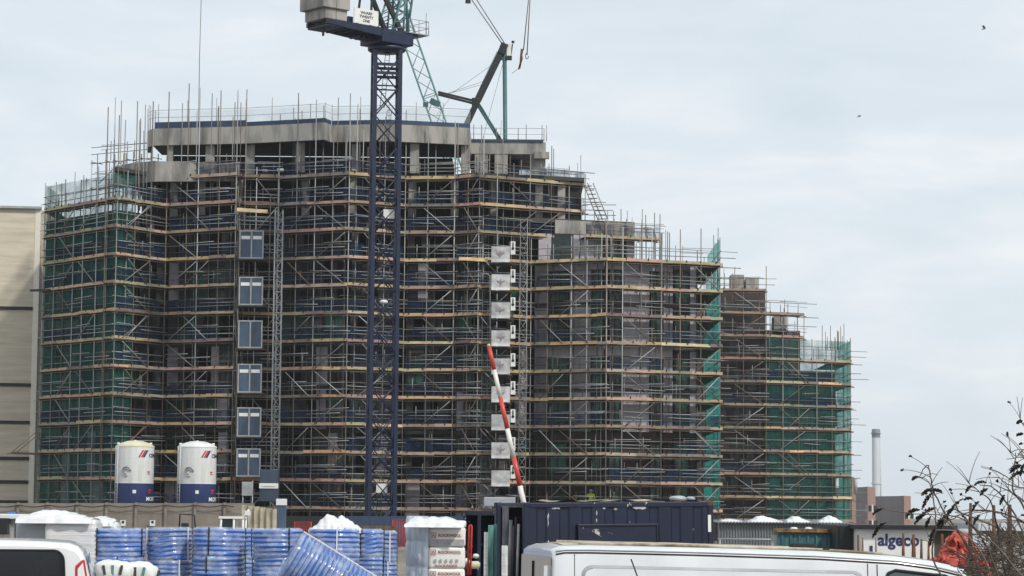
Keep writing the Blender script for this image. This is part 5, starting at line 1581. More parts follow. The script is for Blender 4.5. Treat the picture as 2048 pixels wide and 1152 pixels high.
mb = MB(); mb.tube([(X(1711, Y), Y, Z(980, Y)), (X(1711, Y), Y, Z(950, Y))], .35, 5); obj('flue', mb, M['galv'], T)
CH = thing('chimney', 'tall pale industrial chimney with a darker collar', 'chimney', (X(1752, 700), 700, 0))
Y = 700; r0 = 8.0 / F * Y; x = X(1752, Y, 900)
mb = MB(); mb.lathe([(r0, 0), (r0, Z(875, Y, 1752))], (x, Y, 0), 24); obj('shaft', mb, M['fchim'], CH)
mb = MB(); mb.lathe([(r0 * 1.05, Z(875, Y, 1752)), (r0 * 1.05, Z(859, Y, 1752)), (r0 * .8, Z(858, Y, 1752))], (x, Y, 0), 24); mb.lathe([(r0 * 1.25, Z(868, Y, 1752)), (r0 * 1.25, Z(866, Y, 1752))], (x, Y, 0), 24); obj('collar', mb, M['shed'], CH)
mb = MB()
for sx in (1.15,):
    mb.tube([(x + r0 * sx, Y, 0), (x + r0 * sx, Y, Z(875, Y, 1752))], .25, 5)
mb.lathe([(r0 * 1.2, Z(968, Y, 1752)), (r0 * 1.2, Z(965, Y, 1752))], (x, Y, 0), 20)
obj('ladder', mb, M['fchim'], CH)
FS = thing('far_shed', 'low grey roofed shed behind the shrub at the right edge', 'shed', (X(2010, 200), 200, 0))
mb = MB(); xa, xb = X(1962, 200, 1040), X(2120, 200, 1040); zt_ = Z(1062, 200, 2000); mb.box(((xa + xb) / 2, 205, zt_ / 2), (xb - xa, 10, zt_)); obj('wall', mb, M['fence'], FS)
mb = MB(); prism(mb, [(xa - .3, 199.5), (xb, 199.5), (xb, 211), (xa - .3, 211)], zt_ + .02, zt_ + .6); obj('roof', mb, M['fchim'], FS)

# gulls
def bird(px, py, span, label, a):
    Y = 120; c = P(px, py, Y); mb = MB(); s_ = span / F * Y / 2
    mb.tube([c + Vector((-.1, 0, -.04)), c + Vector((-.04, 0, 0)), c + Vector((.05, 0, .015)), c + Vector((.11, 0, .01))], [.005, .026, .03, .008], 7)
    for sg in (-1, 1):
        mb.add([c + Vector((0, 0, .04)), c + Vector((.1, 0, .05)), c + Vector((sg * s_ * .5 + .05, sg * .1, .06 + a * .6)), c + Vector((sg * s_, sg * .2, .02 + a * .3)), c + Vector((sg * s_ * .5 - .08, sg * .1, .05 + a * .6))], [(0, 1, 2, 3, 4)])
    tag(obj('bird', mb, M['black'] if a > .1 else M['galv']), label, 'bird')
bird(1967, 58, 9, 'dark bird with raised wings high at the right', .2)
bird(1718, 233, 7, 'tiny pale gull gliding in the middle of the right sky', .0)

# ---------------------------------------------------------------- people
M['skin'] = mat('skin', (0.45, 0.28, 0.2), 0.6, var=.1)
def skin_body(name, verts, edges, radii, m_, parent, sub=1):
    me = bpy.data.meshes.new(name); me.from_pydata([tuple(v) for v in verts], edges, []); o = bpy.data.objects.new(name, me); C.objects.link(o)
    sk = o.modifiers.new('skin', 'SKIN'); sk.use_smooth_shade = True
    for i, r in enumerate(radii):
        me.skin_vertices[0].data[i].radius = (r, r)
    me.skin_vertices[0].data[0].use_root = True
    ss = o.modifiers.new('sub', 'SUBSURF'); ss.levels = sub; ss.render_levels = sub
    dg = bpy.context.evaluated_depsgraph_get(); nm = bpy.data.meshes.new_from_object(o.evaluated_get(dg))
    bpy.data.objects.remove(o); bpy.data.meshes.remove(me)
    nm.materials.clear(); nm.materials.append(m_)
    for p in nm.polygons:
        p.use_smooth = True
    o2 = bpy.data.objects.new(name, nm); C.objects.link(o2); o2.parent = parent
    return o2
def person(label, px, py_head, Y, z_feet, vest, face, crouch=False, arm_out=True):
    x = X(px, Y, py_head)
    T = thing('person', label, 'person', (x, Y, z_feet), None, face)
    h = Z(py_head, Y, px) - z_feet
    k = h / 1.78
    if crouch:
        vs = [(0, 0, .55), (0, .02, .80), (0, -.12, 1.05), (0, -.2, 1.18), (0, -.25, 1.28), (-.18, -.1, 1.05), (-.27, -.3, .85), (-.16, -.5, .78), (.18, -.1, 1.05), (.28, -.3, .85), (.14, -.5, .78), (-.11, -.02, .5), (-.16, -.42, .55), (-.14, -.2, .06), (-.14, -.34, .03), (.11, -.02, .5), (.16, -.42, .55), (.14, -.2, .06), (.14, -.34, .03)]
    else:
        ax = .62 if arm_out else .33
        vs = [(0, 0, .95), (0, .01, 1.2), (0, 0, 1.42), (0, 0, 1.52), (0, -.01, 1.64), (-.2, 0, 1.42), (-.29, .03, 1.15), (-.26, -.12, .92), (.2, 0, 1.42), (.36 if arm_out else .29, -.06, 1.24), (ax, -.2, 1.26 if arm_out else .92), (-.1, 0, .9), (-.12, -.03, .5), (-.13, .02, .08), (-.13, -.12, .03), (.1, 0, .9), (.12, -.05, .5), (.14, .04, .08), (.14, -.1, .03)]
    ed = [(0, 1), (1, 2), (2, 3), (3, 4), (2, 5), (5, 6), (6, 7), (2, 8), (8, 9), (9, 10), (0, 11), (11, 12), (12, 13), (13, 14), (0, 15), (15, 16), (16, 17), (17, 18)]
    rd = [.15, .14, .15, .06, .095, .075, .055, .04, .075, .055, .04, .1, .07, .05, .04, .1, .07, .05, .04]
    vs = [Vector(v) * k for v in vs]; rd = [r * k for r in rd]
    body = skin_body('body', vs, ed, rd, M['skin'], T, 2)
    jk = skin_body('jacket', [vs[0] + Vector((0, 0, -.06)), vs[1], vs[2], vs[5], vs[6], vs[6].lerp(vs[7], .8), vs[8], vs[9], vs[9].lerp(vs[10], .8)], [(0, 1), (1, 2), (2, 3), (3, 4), (4, 5), (2, 6), (6, 7), (7, 8)], [r * k for r in (.19, .175, .175, .1, .08, .06, .1, .08, .06)], vest, T, 2)
    tr = skin_body('trousers', [vs[0], vs[11], vs[12], vs[13], vs[15], vs[16], vs[17]], [(0, 1), (1, 2), (2, 3), (0, 4), (4, 5), (5, 6)], [r * k for r in (.165, .115, .085, .065, .115, .085, .065)], M['trousers'], T, 2)
    mb = MB(); mb.lathe([(.135 * k, 0), (.13 * k, .05 * k), (.1 * k, .11 * k), (.01, .14 * k)], vs[4] + Vector((0, 0, .02)), 14); mb.lathe([(.16 * k, .0), (.13 * k, .02 * k)], vs[4] + Vector((0, -.02, .02)), 14)
    obj('helmet', mb, M['helmet'], T, world=False)
    # nose, ears and eyes on the continuous head
    mb = MB(); hd = vs[4]
    mb.ball(hd + Vector((0, -.1, 0)) * k, .02 * k, 5); obj('nose', mb, M['skin'], T, world=False)
    for sx in (-1, 1):
        mb = MB(); mb.ball(hd + Vector((sx * .1, 0, 0)) * k, .025 * k, 5, (.5, 1, 1.3)); obj('ear', mb, M['skin'], T, world=False)
        for q in range(4):                                   # short fingers, curled
            hnd = vs[7] if sx < 0 else vs[10]
            mb = MB(); mb.tube([hnd + Vector((.018 * (q - 1.5), -.02, -.02)) * k, hnd + Vector((.02 * (q - 1.5), -.05, -.07)) * k, hnd + Vector((.02 * (q - 1.5), -.03, -.105)) * k], .009 * k, 5); obj('finger', mb, M['skin'], T, world=False)
        mb = MB(); mb.tube([hnd + Vector((-sx * .03, -.02, -.01)) * k, hnd + Vector((-sx * .05, -.05, -.04)) * k], .011 * k, 5); obj('thumb', mb, M['skin'], T, world=False)
    return T
person('worker in bright yellow green jacket and white helmet with one arm held out', 1182, 979, 181.5, Z(1003 + 26, 181.5, 1182), M['hivis'], R(160))
person('worker in paler faded green jacket standing right of the bright one', 1228, 984, 181.8, Z(1003 + 26, 181.8, 1228), M['hivis_p'], R(190), arm_out=False)
person('worker in green jacket crouching on the lowest deck left of the containers', 944, 1009, 180.2, DK[0] + .0, M['hivis_p'], R(30), crouch=True)

# ---------------------------------------------------------------- shrub, fence pales, red heap
M['stem'] = mat('grey_brown_bark', (0.15, 0.12, 0.095), 0.9, var=.55, scale=12, objvar=.3)
M['seed'] = mat('dead_flower_spike', (0.022, 0.017, 0.013), 0.95, var=.5, scale=30, bump=.6)
M['leaf'] = mat('dull_olive_leaf', (0.05, 0.055, 0.025), 0.8, var=.5, scale=10)
SH = thing('buddleia_shrub', 'bare buddleia shrub with drooping black dead flower spikes', 'shrub', (X(1990, 16), 16, 0))
BYs = 16.0
def spike(p, d, L, parent, w=.013):
    """a drooping dead flower spike: many small husks crowded on a curved axis"""
    mb = MB(); p = Vector(p); d = Vector(d).normalized(); q = p.copy(); n_ = 14
    pts = [q.copy()]
    for k in range(n_):
        d = (d + Vector((0, 0, -.10))).normalized(); q = q + d * (L / n_); pts.append(q.copy())
    mb.tube(pts, .003, 4)
    for k, c in enumerate(pts):
        rr = w * math.sin(math.pi * (k + 1.3) / (n_ + 2.6)) ** .6
        for z in range(7):
            o_ = Vector((rnd.uniform(-1, 1), rnd.uniform(-1, 1), rnd.uniform(-1, 1))) * rr * .8
            mb.ball(c + o_, rr * rnd.uniform(.3, .6), 3)
    obj('flower_spike', mb, M['seed'], parent)
def stem(pts, r0, r1, twigs=5, spk=0, seed=0):
    pw = [P(x, y, BYs + dy) for x, y, dy in pts]
    # smooth the given nodes into a curve
    cur = []
    for i in range(len(pw) - 1):
        a = pw[max(i - 1, 0)]; b = pw[i]; c = pw[i + 1]; d = pw[min(i + 2, len(pw) - 1)]
        for k in range(6):
            t = k / 6
            cur.append(.5 * ((2 * b) + (c - a) * t + (2 * a - 5 * b + 4 * c - d) * t * t + (3 * b - a - 3 * c + d) * t ** 3) + Vector((rnd.uniform(-.004, .004), 0, rnd.uniform(-.004, .004))))
    cur.append(pw[-1])
    n_ = len(cur)
    mb = MB(); mb.tube(cur, [r0 + (r1 - r0) * k / (n_ - 1) for k in range(n_)], 6); st = obj('stem', mb, M['stem'], SH)
    for q in range(twigs):
        i = rnd.randrange(int(n_ * .25), n_ - 1); d = (cur[i + 1] - cur[i]).normalized()
        sd_ = Vector((rnd.uniform(-1, 1), rnd.uniform(-.5, .5), rnd.uniform(-.2, 1))).normalized()
        L = rnd.uniform(.06, .24); p = cur[i]; tp = [p]
        for k in range(4):
            tp.append(tp[-1] + (d * .6 + sd_ + Vector((0, 0, -.15 * k))).normalized() * L / 4)
        mb = MB(); mb.tube(tp, [.003, .0025, .002, .0018, .0015], 4)
        obj('twig', mb, M['stem'], st)
        if rnd.random() < .3:
            mb = MB()
            for k in range(5):
                mb.ball(tp[-1] + Vector((rnd.uniform(-1, 1), rnd.uniform(-1, 1), rnd.uniform(-1, 1))) * .007, rnd.uniform(.004, .008), 3)
            obj('seed_head', mb, M['seed'], st)
    return cur
ST_ = [([(1990, 1240, .3), (1950, 1120, .2), (1880, 1010, .1), (1862, 960, 0), (1855, 930, 0), (1838, 955, 0)], .007, .003),
       ([(1960, 1240, 0), (1870, 1130, 0), (1872, 1050, -.1), (1866, 990, -.1), (1856, 965, -.2), (1832, 953, -.2)], .007, .002),
       ([(2020, 1240, .2), (1985, 1120, .1), (1930, 1040, 0), (1830, 1028, -.1), (1748, 1016, -.1)], .007, .002),
       ([(2030, 1240, .4), (2000, 1090, .3), (1985, 1010, .2), (1960, 985, .1), (1935, 965, .1)], .008, .002),
       ([(2060, 1230, .2), (2050, 1080, .2), (2010, 1000, .2), (1985, 975, .1), (1960, 970, 0)], .008, .003),
       ([(2080, 1200, .2), (2060, 1030, .2), (2030, 990, .1), (1998, 974, .1)], .009, .003),
       ([(2100, 1150, .1), (2050, 1020, .1), (2026, 980, 0), (2030, 930, 0), (2032, 905, 0)], .008, .003),
       ([(2090, 1100, .3), (2040, 1040, .2), (1960, 1020, .2), (1900, 1040, .1), (1862, 1060, .1)], .008, .002),
       ([(2010, 1240, -.2), (1960, 1100, -.2), (1900, 1050, -.2), (1868, 1012, -.2)], .007, .002),
       ([(2100, 1050, .1), (2060, 985, .1), (2020, 970, .1), (1995, 955, 0)], .007, .002),
       ([(2110, 960, 0), (2070, 920, 0), (2044, 915, 0), (2012, 918, 0)], .007, .002),
       ([(2110, 920, 0), (2050, 900, 0), (2034, 912, 0), (2020, 903, 0)], .006, .002),
       ([(2120, 940, 0), (2070, 880, 0), (2044, 846, 0), (2037, 840, 0)], .006, .003),
       ([(2080, 1200, -.1), (2000, 1100, -.1), (1955, 1060, -.1), (1925, 1030, -.1), (1905, 1000, -.1)], .009, .002),
       ([(2070, 1160, 0), (2030, 1060, 0), (2005, 1030, 0), (1975, 1022, 0), (1935, 1030, 0)], .007, .002),
       ([(2048, 1240, .5), (1975, 1150, .4), (1900, 1100, .4), (1855, 1072, .3)], .006, .002)]
curves = [stem(p, a, b, twigs=6) for p, a, b in ST_]
sp_pts = [((1868, 984), (-1, 0, -.5), 42), ((1870, 981), (-1, 0, .35), 30), ((1884, 986), (-.4, 0, .5), 22), ((1766, 1018), (-1, 0, .15), 24), ((1770, 1046), (-1, 0, -.35), 40), ((1838, 1020), (-1, 0, .25), 28), ((1870, 1017), (-1, 0, .1), 34), ((1850, 1028), (-1, 0, -.2), 30), ((1862, 1033), (-.7, 0, -.7), 26),
          ((1925, 998), (-1, 0, -.5), 62), ((1908, 1015), (-1, 0, -.6), 52), ((1928, 1000), (.6, 0, .6), 18), ((1945, 972), (-1, 0, -.2), 20), ((1972, 965), (-1, 0, .5), 26), ((1975, 978), (-1, 0, -.1), 20), ((1958, 1003), (-.8, 0, -.4), 24), ((2000, 1010), (.2, 0, 1), 22), ((2046, 932), (-1, 0, .2), 32), ((2052, 945), (-1, 0, .3), 38), ((2048, 928), (-.6, 0, -1), 24), ((2044, 842), (-1, 0, .2), 12), ((1838, 954), (-1, 0, .25), 16), ((1869, 1058), (-.6, 0, -1), 36), ((1890, 1034), (-1, 0, -.5), 30), ((1960, 1030), (-.9, 0, -.5), 24), ((2046, 868), (-1, 0, .4), 14)]
for (p, d, L) in sp_pts:
    spike(P(*p, BYs), d, L / F * BYs, SH, w=.0125 if L > 26 else .010)
BR = thing('bramble_tangle', 'dense grey tangle of dead stems under the shrub at the lower right', 'brambles', (X(2000, 17), 17, 0))
mb = MB(); ml = MB()
for k in range(620):
    x = rnd.uniform(1935, 2085); y = rnd.uniform(1072, 1260) + max(0, (1990 - x)) * .9; Y = rnd.uniform(16.2, 18.0)
    p = P(x, y, Y); a = rnd.uniform(0, 6.3); L = rnd.uniform(.08, .28); pts = [p]
    for q in range(4):
        a += rnd.uniform(-.5, .5); pts.append(pts[-1] + Vector((math.cos(a), rnd.uniform(-.3, .3), abs(math.sin(a)) * .8 - .15)) * L / 4)
    mb.tube(pts, .0032, 4)
    if rnd.random() < .55:
        q = pts[2]; w = rnd.uniform(.008, .02); e_ = Vector((rnd.uniform(-1, 1), rnd.uniform(-1, 1), rnd.uniform(-1, 1))).normalized() * w; f_ = Vector((rnd.uniform(-1, 1), rnd.uniform(-1, 1), rnd.uniform(-1, 1))).normalized() * w * .6
        ml.add([q - e_, q + f_, q + e_, q - f_], [(0, 1, 2, 3)])
o1 = obj('stems', mb, M['stem'], BR); o1['kind'] = 'stuff'
o2 = obj('leaves', ml, M['leaf'], BR); o2['kind'] = 'stuff'
# rusty fence pales
PFt = 'rusty fence pales'
M['rustw'] = mat('rust_brown_timber', (0.14, 0.08, 0.045), 0.9, col2=(0.05, 0.035, 0.025), scale=5, bump=.4, stretch=(3, 3, .8))
for k, (px, y0, w, Y, m_, lb) in enumerate(((1941, 1006, 10, 22, 'rustw', 'grey brown fence post behind the shrub, leftmost of the tall ones'), (1988, 1010, 11, 22, 'rustw', 'rust brown fence post in the middle of the shrub'), (2019, 1009, 13, 22, 'rustw', 'split topped fence post rightmost in the shrub'),
        (1717, 1070, 6, 30, 'rust', 'rusty pale furthest left above the van roof'), (1726, 1075, 5, 30, 'dkwood', 'short brown pale second from the left above the van roof'), (1752, 1074, 5, 30, 'fence', 'pale grey stub in front of the white cabin wall'), (1807, 1066, 7, 30, 'rust', 'rusty pale crossing the navy lettering'), (1828, 1069, 10, 30, 'rust', 'wide rusty pale right of the lettering'), (1843, 1078, 7, 30, 'rust', 'short rusty pale third from the right before the red heap'), (1857, 1082, 6, 30, 'rust', 'lowest rusty pale before the red heap'), (1884, 1068, 8, 30, 'rust', 'brown pale touching the red heap'))):
    x = X(px, Y, 1060); wd = w / F * Y; zt_ = Z(y0, Y, px)
    mb = MB(); n_ = 7
    pts = [Vector((x + rnd.uniform(-.006, .006), Y + rnd.uniform(-.005, .005), zt_ * q / n_)) for q in range(n_ + 1)]
    mb.tube(pts, [wd * .5] * n_ + [wd * .3], 5)
    tag(obj('fence_pale', mb, M[m_]), lb, 'fence pale', PFt)
for (a, b, lb) in (((1985, 1022, 2048, 1074), 0, 'thick fallen dead branch crossing the shrub posts'),):
    pass
mb = MB(); mb.tube([P(1915, 1003 + 20, 20), P(1990, 1052, 20), P(2034, 1086, 20), P(2075, 1110, 20)], [.006, .009, .011, .013], 7)
tag(obj('dead_branch', mb, M['stem']), 'thick fallen dead branch sloping down right across the fence posts', 'branch')
M['redcloth'] = mat('red_tarpaulin', (0.60, 0.10, 0.065), 0.5, var=.3, scale=3, bump=.5, bscale=5)
RH = thing('red_tarpaulin', 'crumpled red tarpaulin heap behind the shrub and beyond the van bonnet', 'tarpaulin', P(1915, 1110, 24))
hump('fold', 1862, 1978, 1160, [16, 40, 62, 80, 86, 88, 78, 56, 48, 20], 24, .8, M['redcloth'], RH, 41, 3.2)
hump('fold', 1880, 1950, 1130, [6, 26, 40, 62, 58, 40, 16, 4], 23.7, .6, M['redcloth'], RH, 44, 3.2)
WB = thing('white_bag', 'grubby white bag slumped right of the red tarpaulin', 'bag', P(1955, 1090, 24.6))
mb = MB(); mb.puffy(P(1953, 1096, 24.6), (.27, .3, .26), 3, .06, 7, 26, 16, seed=9); mb2 = mb; obj('bag', mb, M['wrap_g'], WB)
mb = MB(); mb.puffy(P(1935, 1065, 24.8), (.22, .2, .08), 2.4, .05, 8, 18, 10, seed=11); obj('flap', mb, M['wrap_g'], WB)

# ---------------------------------------------------------------- vans
M['vanw'] = mat('van_white', (0.70, 0.725, 0.75), 0.3, var=.14, scale=1.6, coat=.5, stretch=(1, 1, .5))
M['vanw2'] = mat('clean_van_white', (0.80, 0.82, 0.83), 0.22, var=.03, scale=1.0, coat=.6)
M['roofdirt'] = mat('mossy_van_roof', (0.60, 0.57, 0.47), 0.8, col2=(0.22, 0.17, 0.10), scale=2.5, lo=.4, hi=.62)
M['vanrear'] = mat('dusty_van_rear', (0.50, 0.46, 0.42), 0.55, var=.2, scale=2)
M['vglass'] = mat('tinted_van_glass', (0.012, 0.014, 0.018), 0.08, var=.2)
M['vglass_l'] = mat('grey_van_glass', (0.09, 0.11, 0.12), 0.1, var=.3, scale=2)
M['rubber'] = mat('black_rubber', (0.012, 0.012, 0.012), 0.8)
M['seam'] = mat('dark_gap', (0.02, 0.02, 0.022), 0.7)
M['fold'] = mat('fold_painted_shade', (0.38, 0.40, 0.42), 0.5)  # grey puts the crease shade round the stamped panel into the colour

def loft(mb, stations, ring_fn, close=True):
    rings = [ring_fn(*s) for s in stations]
    n = len(rings[0]); base = len(mb.v)
    for r_ in rings:
        mb.v.extend(Vector(p) for p in r_)
    for i in range(len(rings) - 1):
        for k in range(n):
            k2 = (k + 1) % n
            mb.face([base + i * n + k, base + (i + 1) * n + k, base + (i + 1) * n + k2, base + i * n + k2], None, True)
    if close:
        mb.face([base + k for k in range(n)]); mb.face([base + (len(rings) - 1) * n + k for k in reversed(range(n))])

def wheel(T, x, y, r, wd):
    rot = Matrix.Rotation(R(90), 3, 'X')
    mb = MB(); mb.lathe([(r * .62, -wd / 2), (r * .95, -wd / 2), (r, -wd / 3), (r, wd / 3), (r * .95, wd / 2), (r * .62, wd / 2)], (0, 0, 0), 28); mb.v = [rot @ v + Vector((x, y, r)) for v in mb.v]
    wo = obj('wheel', mb, M['rubber'], T, world=False)
    mb = MB(); mb.lathe([(.01, wd * .3), (r * .2, wd * .34), (r * .6, wd * .25), (r * .63, wd * .45), (r * .63, -wd * .45)], (0, 0, 0), 24); mb.v = [rot @ (v if y < 0 else Vector((v.x, v.y, -v.z))) + Vector((x, y, r)) for v in mb.v]
    obj('rim', mb, M['galv'], wo, world=False)

# big white van at the right: local x runs from the rear to the bonnet, local -y is the side we see
HWID = .97
def ring_t(x, zb, zt, zg, k):
    """k scales the width; zg is the gutter height"""
    w = HWID * k; wt = w * .915
    half = [(w * .93, zb), (w, zb + .12), (w, zb + .45), (w * .995, min(zg, 1.15)), (w * .965, min(zg, 1.15) + (zg - min(zg, 1.15)) * .6), (wt + .012, zg - .035), (wt, zg), (wt - .012, zg + .03), (wt - .03, zg + (zt - zg) * .55), (wt - .085, zg + (zt - zg) * .85), (wt * .7, zt - .008), (wt * .35, zt), (0, zt + .004)]
    return [(x, -a, z) for a, z in half] + [(x, a, z) for a, z in reversed(half[:-1])]
VT = thing('panel_van', 'long white panel van with a dirty roof, parked in the right foreground', 'van', (0, 0, 0))
st = [(0, .45, 1.93, 1.88, .975), (.03, .4, 1.95, 1.90, .99), (.10, .38, 1.975, 1.915, 1), (.3, .36, 1.985, 1.92, 1), (1.2, .35, 1.985, 1.92, 1), (2.2, .35, 1.98, 1.91, 1), (2.85, .35, 1.955, 1.885, 1), (3.15, .35, 1.925, 1.85, .995), (3.38, .36, 1.88, 1.80, .985), (3.52, .36, 1.84, 1.72, .975), (3.8, .36, 1.58, 1.50, .97), (4.1, .36, 1.28, 1.22, .965), (4.2, .36, 1.16, 1.12, .96), (4.6, .37, 1.04, 1.0, .93), (4.86, .4, .88, .85, .86), (4.97, .45, .68, .66, .78)]
mb = MB(); loft(mb, st, ring_t); obj('body', mb, M['vanw'], VT, world=False)
def side(x, z, o=.006):
    """a point on the side we see"""
    zg = 1.92 if x < 2.2 else 1.92 - (x - 2.2) * .06
    w = HWID; zk = 1.15
    if z < zk:
        y = w * .998
    elif z < zk + (zg - zk) * .6:
        y = w * (.995 - .03 * (z - zk) / ((zg - zk) * .6))
    else:
        f = (z - zk - (zg - zk) * .6) / ((zg - zk) * .4); y = w * .965 + (HWID * .915 + .006 - w * .965) * f
    return Vector((x, -y - o, z))
def side_panel(mb, outline, o=.006):
    n_ = len(outline); b = len(mb.v)
    mb.v.extend(side(x, z, o) for x, z in outline); mb.face(list(range(b, b + n_)))
def rrect(x0, x1, z0, z1, r, n_=6):
    pts = []
    for cx, cz, a0 in ((x1 - r, z0 + r, -90), (x1 - r, z1 - r, 0), (x0 + r, z1 - r, 90), (x0 + r, z0 + r, 180)):
        for k in range(n_ + 1):
            a = R(a0 + 90 * k / n_); pts.append((cx + r * math.cos(a), cz + r * math.sin(a)))
    return pts
mb = MB()
for o, sh in ((.012, .03), ):
    out_ = rrect(.235, 2.57, .75, 1.815, .09)
    n_ = len(out_); b = len(mb.v)
    inn = rrect(.26, 2.545, .775, 1.79, .075)
    mb.v.extend(side(x, z, .001) for x, z in out_); mb.v.extend(side(x, z, .012) for x, z in inn)
    for k in range(n_):
        mb.face([b + k, b + (k + 1) % n_, b + n_ + (k + 1) % n_, b + n_ + k])
obj('side_swage', mb, M['fold'], VT, world=False)
mb = MB()
inn = rrect(.262, 2.543, .777, 1.788, .073)
# raised panel between the swage lines, as strips so that it follows the curved side
zs = [.777 + (1.788 - .777) * k / 12 for k in range(13)]
def xr(z):
    r_ = .073
    d0 = max(0, .777 + r_ - z, z - (1.788 - r_))
    return r_ - math.sqrt(max(0, r_ * r_ - d0 * d0))
zs = sorted(set(zs + [.777 + .073 * k / 5 for k in range(6)] + [1.788 - .073 * k / 5 for k in range(6)]))
for za, zb in zip(zs, zs[1:]):
    b = len(mb.v); mb.v.extend([side(.262 + xr(za), za, .0135), side(2.543 - xr(za), za, .0135), side(2.543 - xr(zb), zb, .0135), side(.262 + xr(zb), zb, .0135)]); mb.face([b, b + 1, b + 2, b + 3], None, True)
obj('side_panel', mb, M['vanw'], VT, world=False)
# door seams, gutter
def seam(pts, r=.005):
    mb = MB(); mb.tube([side(x, z, .0) for x, z in pts], r, 5); obj('door_seam', mb, M['seam'], VT, world=False)
seam([(.18, .5), (.18, 1.2), (.18, 1.6), (.18, 1.9)], .004); seam([(2.60, .5), (2.60, 1.2), (2.60, 1.6), (2.60, 1.875)], .005); seam([(2.68, .5), (2.68, 1.2), (2.68, 1.6), (2.68, 1.87)], .006)
mb = MB()
gp = [(s_[0], -(HWID * s_[4] * .915 + .006), s_[3] - .004) for s_ in st[1:9]]
mb.tube(gp, .007, 6); obj('gutter', mb, M['seam'], VT, world=False)
mb = MB(); gp2 = [(s_[0], -(HWID * s_[4] * .915 - .002), s_[3] + .022) for s_ in st[1:9]]; mb.tube(gp2, .009, 6); obj('gutter_rail', mb, M['vanw'], VT, world=False)
mb = MB()
def rf(u, v):
    x = .12 + 3.2 * u; i = max(k for k in range(len(st)) if st[k][0] <= x); f = (x - st[i][0]) / (st[i + 1][0] - st[i][0]); zt = st[i][2] * (1 - f) + st[i + 1][2] * f
    w = HWID * .915 * .76; y = -w + 2 * w * v
    return Vector((x, y, zt + .006 - .03 * max(0, abs(2 * v - 1) - .62)))
mb.grid(rf, 40, 10); obj('roof_skin', mb, M['roofdirt'], VT, world=False)
for y in (-.62, -.3, 0, .3, .62):
    mb = MB(); mb.tube([(.25, y, 1.992), (1.2, y, 1.992), (2.2, y, 1.986), (2.8, y, 1.962)], .012, 6); obj('roof_rib', mb, M['roofdirt'], VT, world=False)
# rear doors face
mb = MB(); mb.grid(lambda u, v: (-.012 - .012 * math.sin(math.pi * u), -.90 + 1.80 * u, .55 + 1.32 * v), 16, 10); obj('rear_doors', mb, M['vanrear'], VT, world=False)
for z in (1.62,):
    mb = MB(); mb.tube([(-.028, -.88, z), (-.032, .88, z)], .006, 5); obj('rear_seam', mb, M['seam'], VT, world=False)
mb = MB(); mb.box((-.035, -.02, 1.2), (.02, .012, 1.25)); obj('rear_seam', mb, M['seam'], VT, world=False)
for y, z in ((-.80, 1.52), (.80, 1.52)):
    mb = MB(); mb.box((-.03, y * .62, 1.38), (.03, .30, .30)); obj('rear_window', mb, M['vglass'], VT, world=False, bevel=.01)
    mb = MB(); mb.box((-.03, y * 1.08, 1.05), (.05, .1, .5)); obj('tail_lamp', mb, M['red'], VT, world=False, bevel=.015)
for z in (1.75, 1.2):
    mb = MB(); mb.box((-.03, -.84, z), (.06, .05, .1)); obj('hinge', mb, M['vanw'], VT, world=False)
# cab window, quarter light, windscreen, mirror, bonnet details
win = [(2.75, 1.2), (3.42, 1.2), (3.50, 1.3), (3.44, 1.62), (3.33, 1.755), (3.25, 1.785), (2.83, 1.825), (2.77, 1.80), (2.75, 1.75)]
mb = MB(); side_panel(mb, win, .012); obj('cab_window', mb, M['vglass_l'], VT, world=False)
mb = MB(); pts = [side(x, z, .012) for x, z in win]; pts.append(pts[0]); mb.tube(pts, .014, 5); obj('window_seal', mb, M['rubber'], VT, world=False)
mb = MB(); mb.bar(side(3.26, 1.2, .016), side(3.22, 1.77, .016), .03, .01); obj('quarter_pillar', mb, M['rubber'], VT, world=False)
mb = MB()
def wsf(u, v):
    x = 3.50 + .62 * v; i = max(k for k in range(len(st)) if st[k][0] <= x); f = (x - st[i][0]) / (st[i + 1][0] - st[i][0]); zt = st[i][2] * (1 - f) + st[i + 1][2] * f
    w = .80; return Vector((x + .02, -w + 2 * w * u, zt + .02 - .03 * (2 * u - 1) ** 2))
mb.grid(wsf, 16, 8); obj('windscreen', mb, M['vglass_l'], VT, world=False)
mb = MB(); mb.tube([(3.44, -.86, 1.86), (3.52, -.875, 1.80), (3.8, -.90, 1.56), (4.1, -.91, 1.27)], .028, 6); obj('screen_pillar', mb, M['rubber'], VT, world=False)
mb = MB(); mb.puffy((3.62, -1.12, 1.32), (.14, .2, .3), 4, .0, 1, 16, 12); mb.tube([(3.62, -.95, 1.25), (3.62, -1.05, 1.25)], .03, 6); obj('mirror', mb, M['rubber'], VT, world=False)
mb = MB(); mb.tube([(1.26, -.86, 1.88), (1.20, -1.0, 1.83), (1.3, -1.01, 1.6)], .0, 4)
mb = MB(); mb.box((2.2, -.3, 2.0), (.22, .1, .06)); obj('roof_vent', mb, M['rubber'], VT, world=False, bevel=.02)
for x in (.95, 4.05):
    for y in (-.86, .86):
        wheel(VT, x, y, .33, .2)
mb = MB(); mb.box((4.93, 0, .48), (.16, 1.55, .24)); obj('bumper', mb, M['rubber'], VT, world=False, bevel=.04)
for y in (-.6, .6):
    mb = MB(); mb.box((4.86, y, .78), (.12, .3, .18)); obj('headlight', mb, M['glass_d'], VT, world=False, bevel=.03)
psi = R(7.5)
cb = P(1112, 1104, 20.9)                                     # rear gutter corner on the visible side
VT.scale = (1.035, 1, 1)
VT.rotation_euler = (0, R(.9), psi)
VT.location = Vector((0, 0, 0))
bpy.context.view_layer.update()
off = VT.matrix_world @ Vector((.03, -HWID * .915, 1.915))
VT.location = cb - off
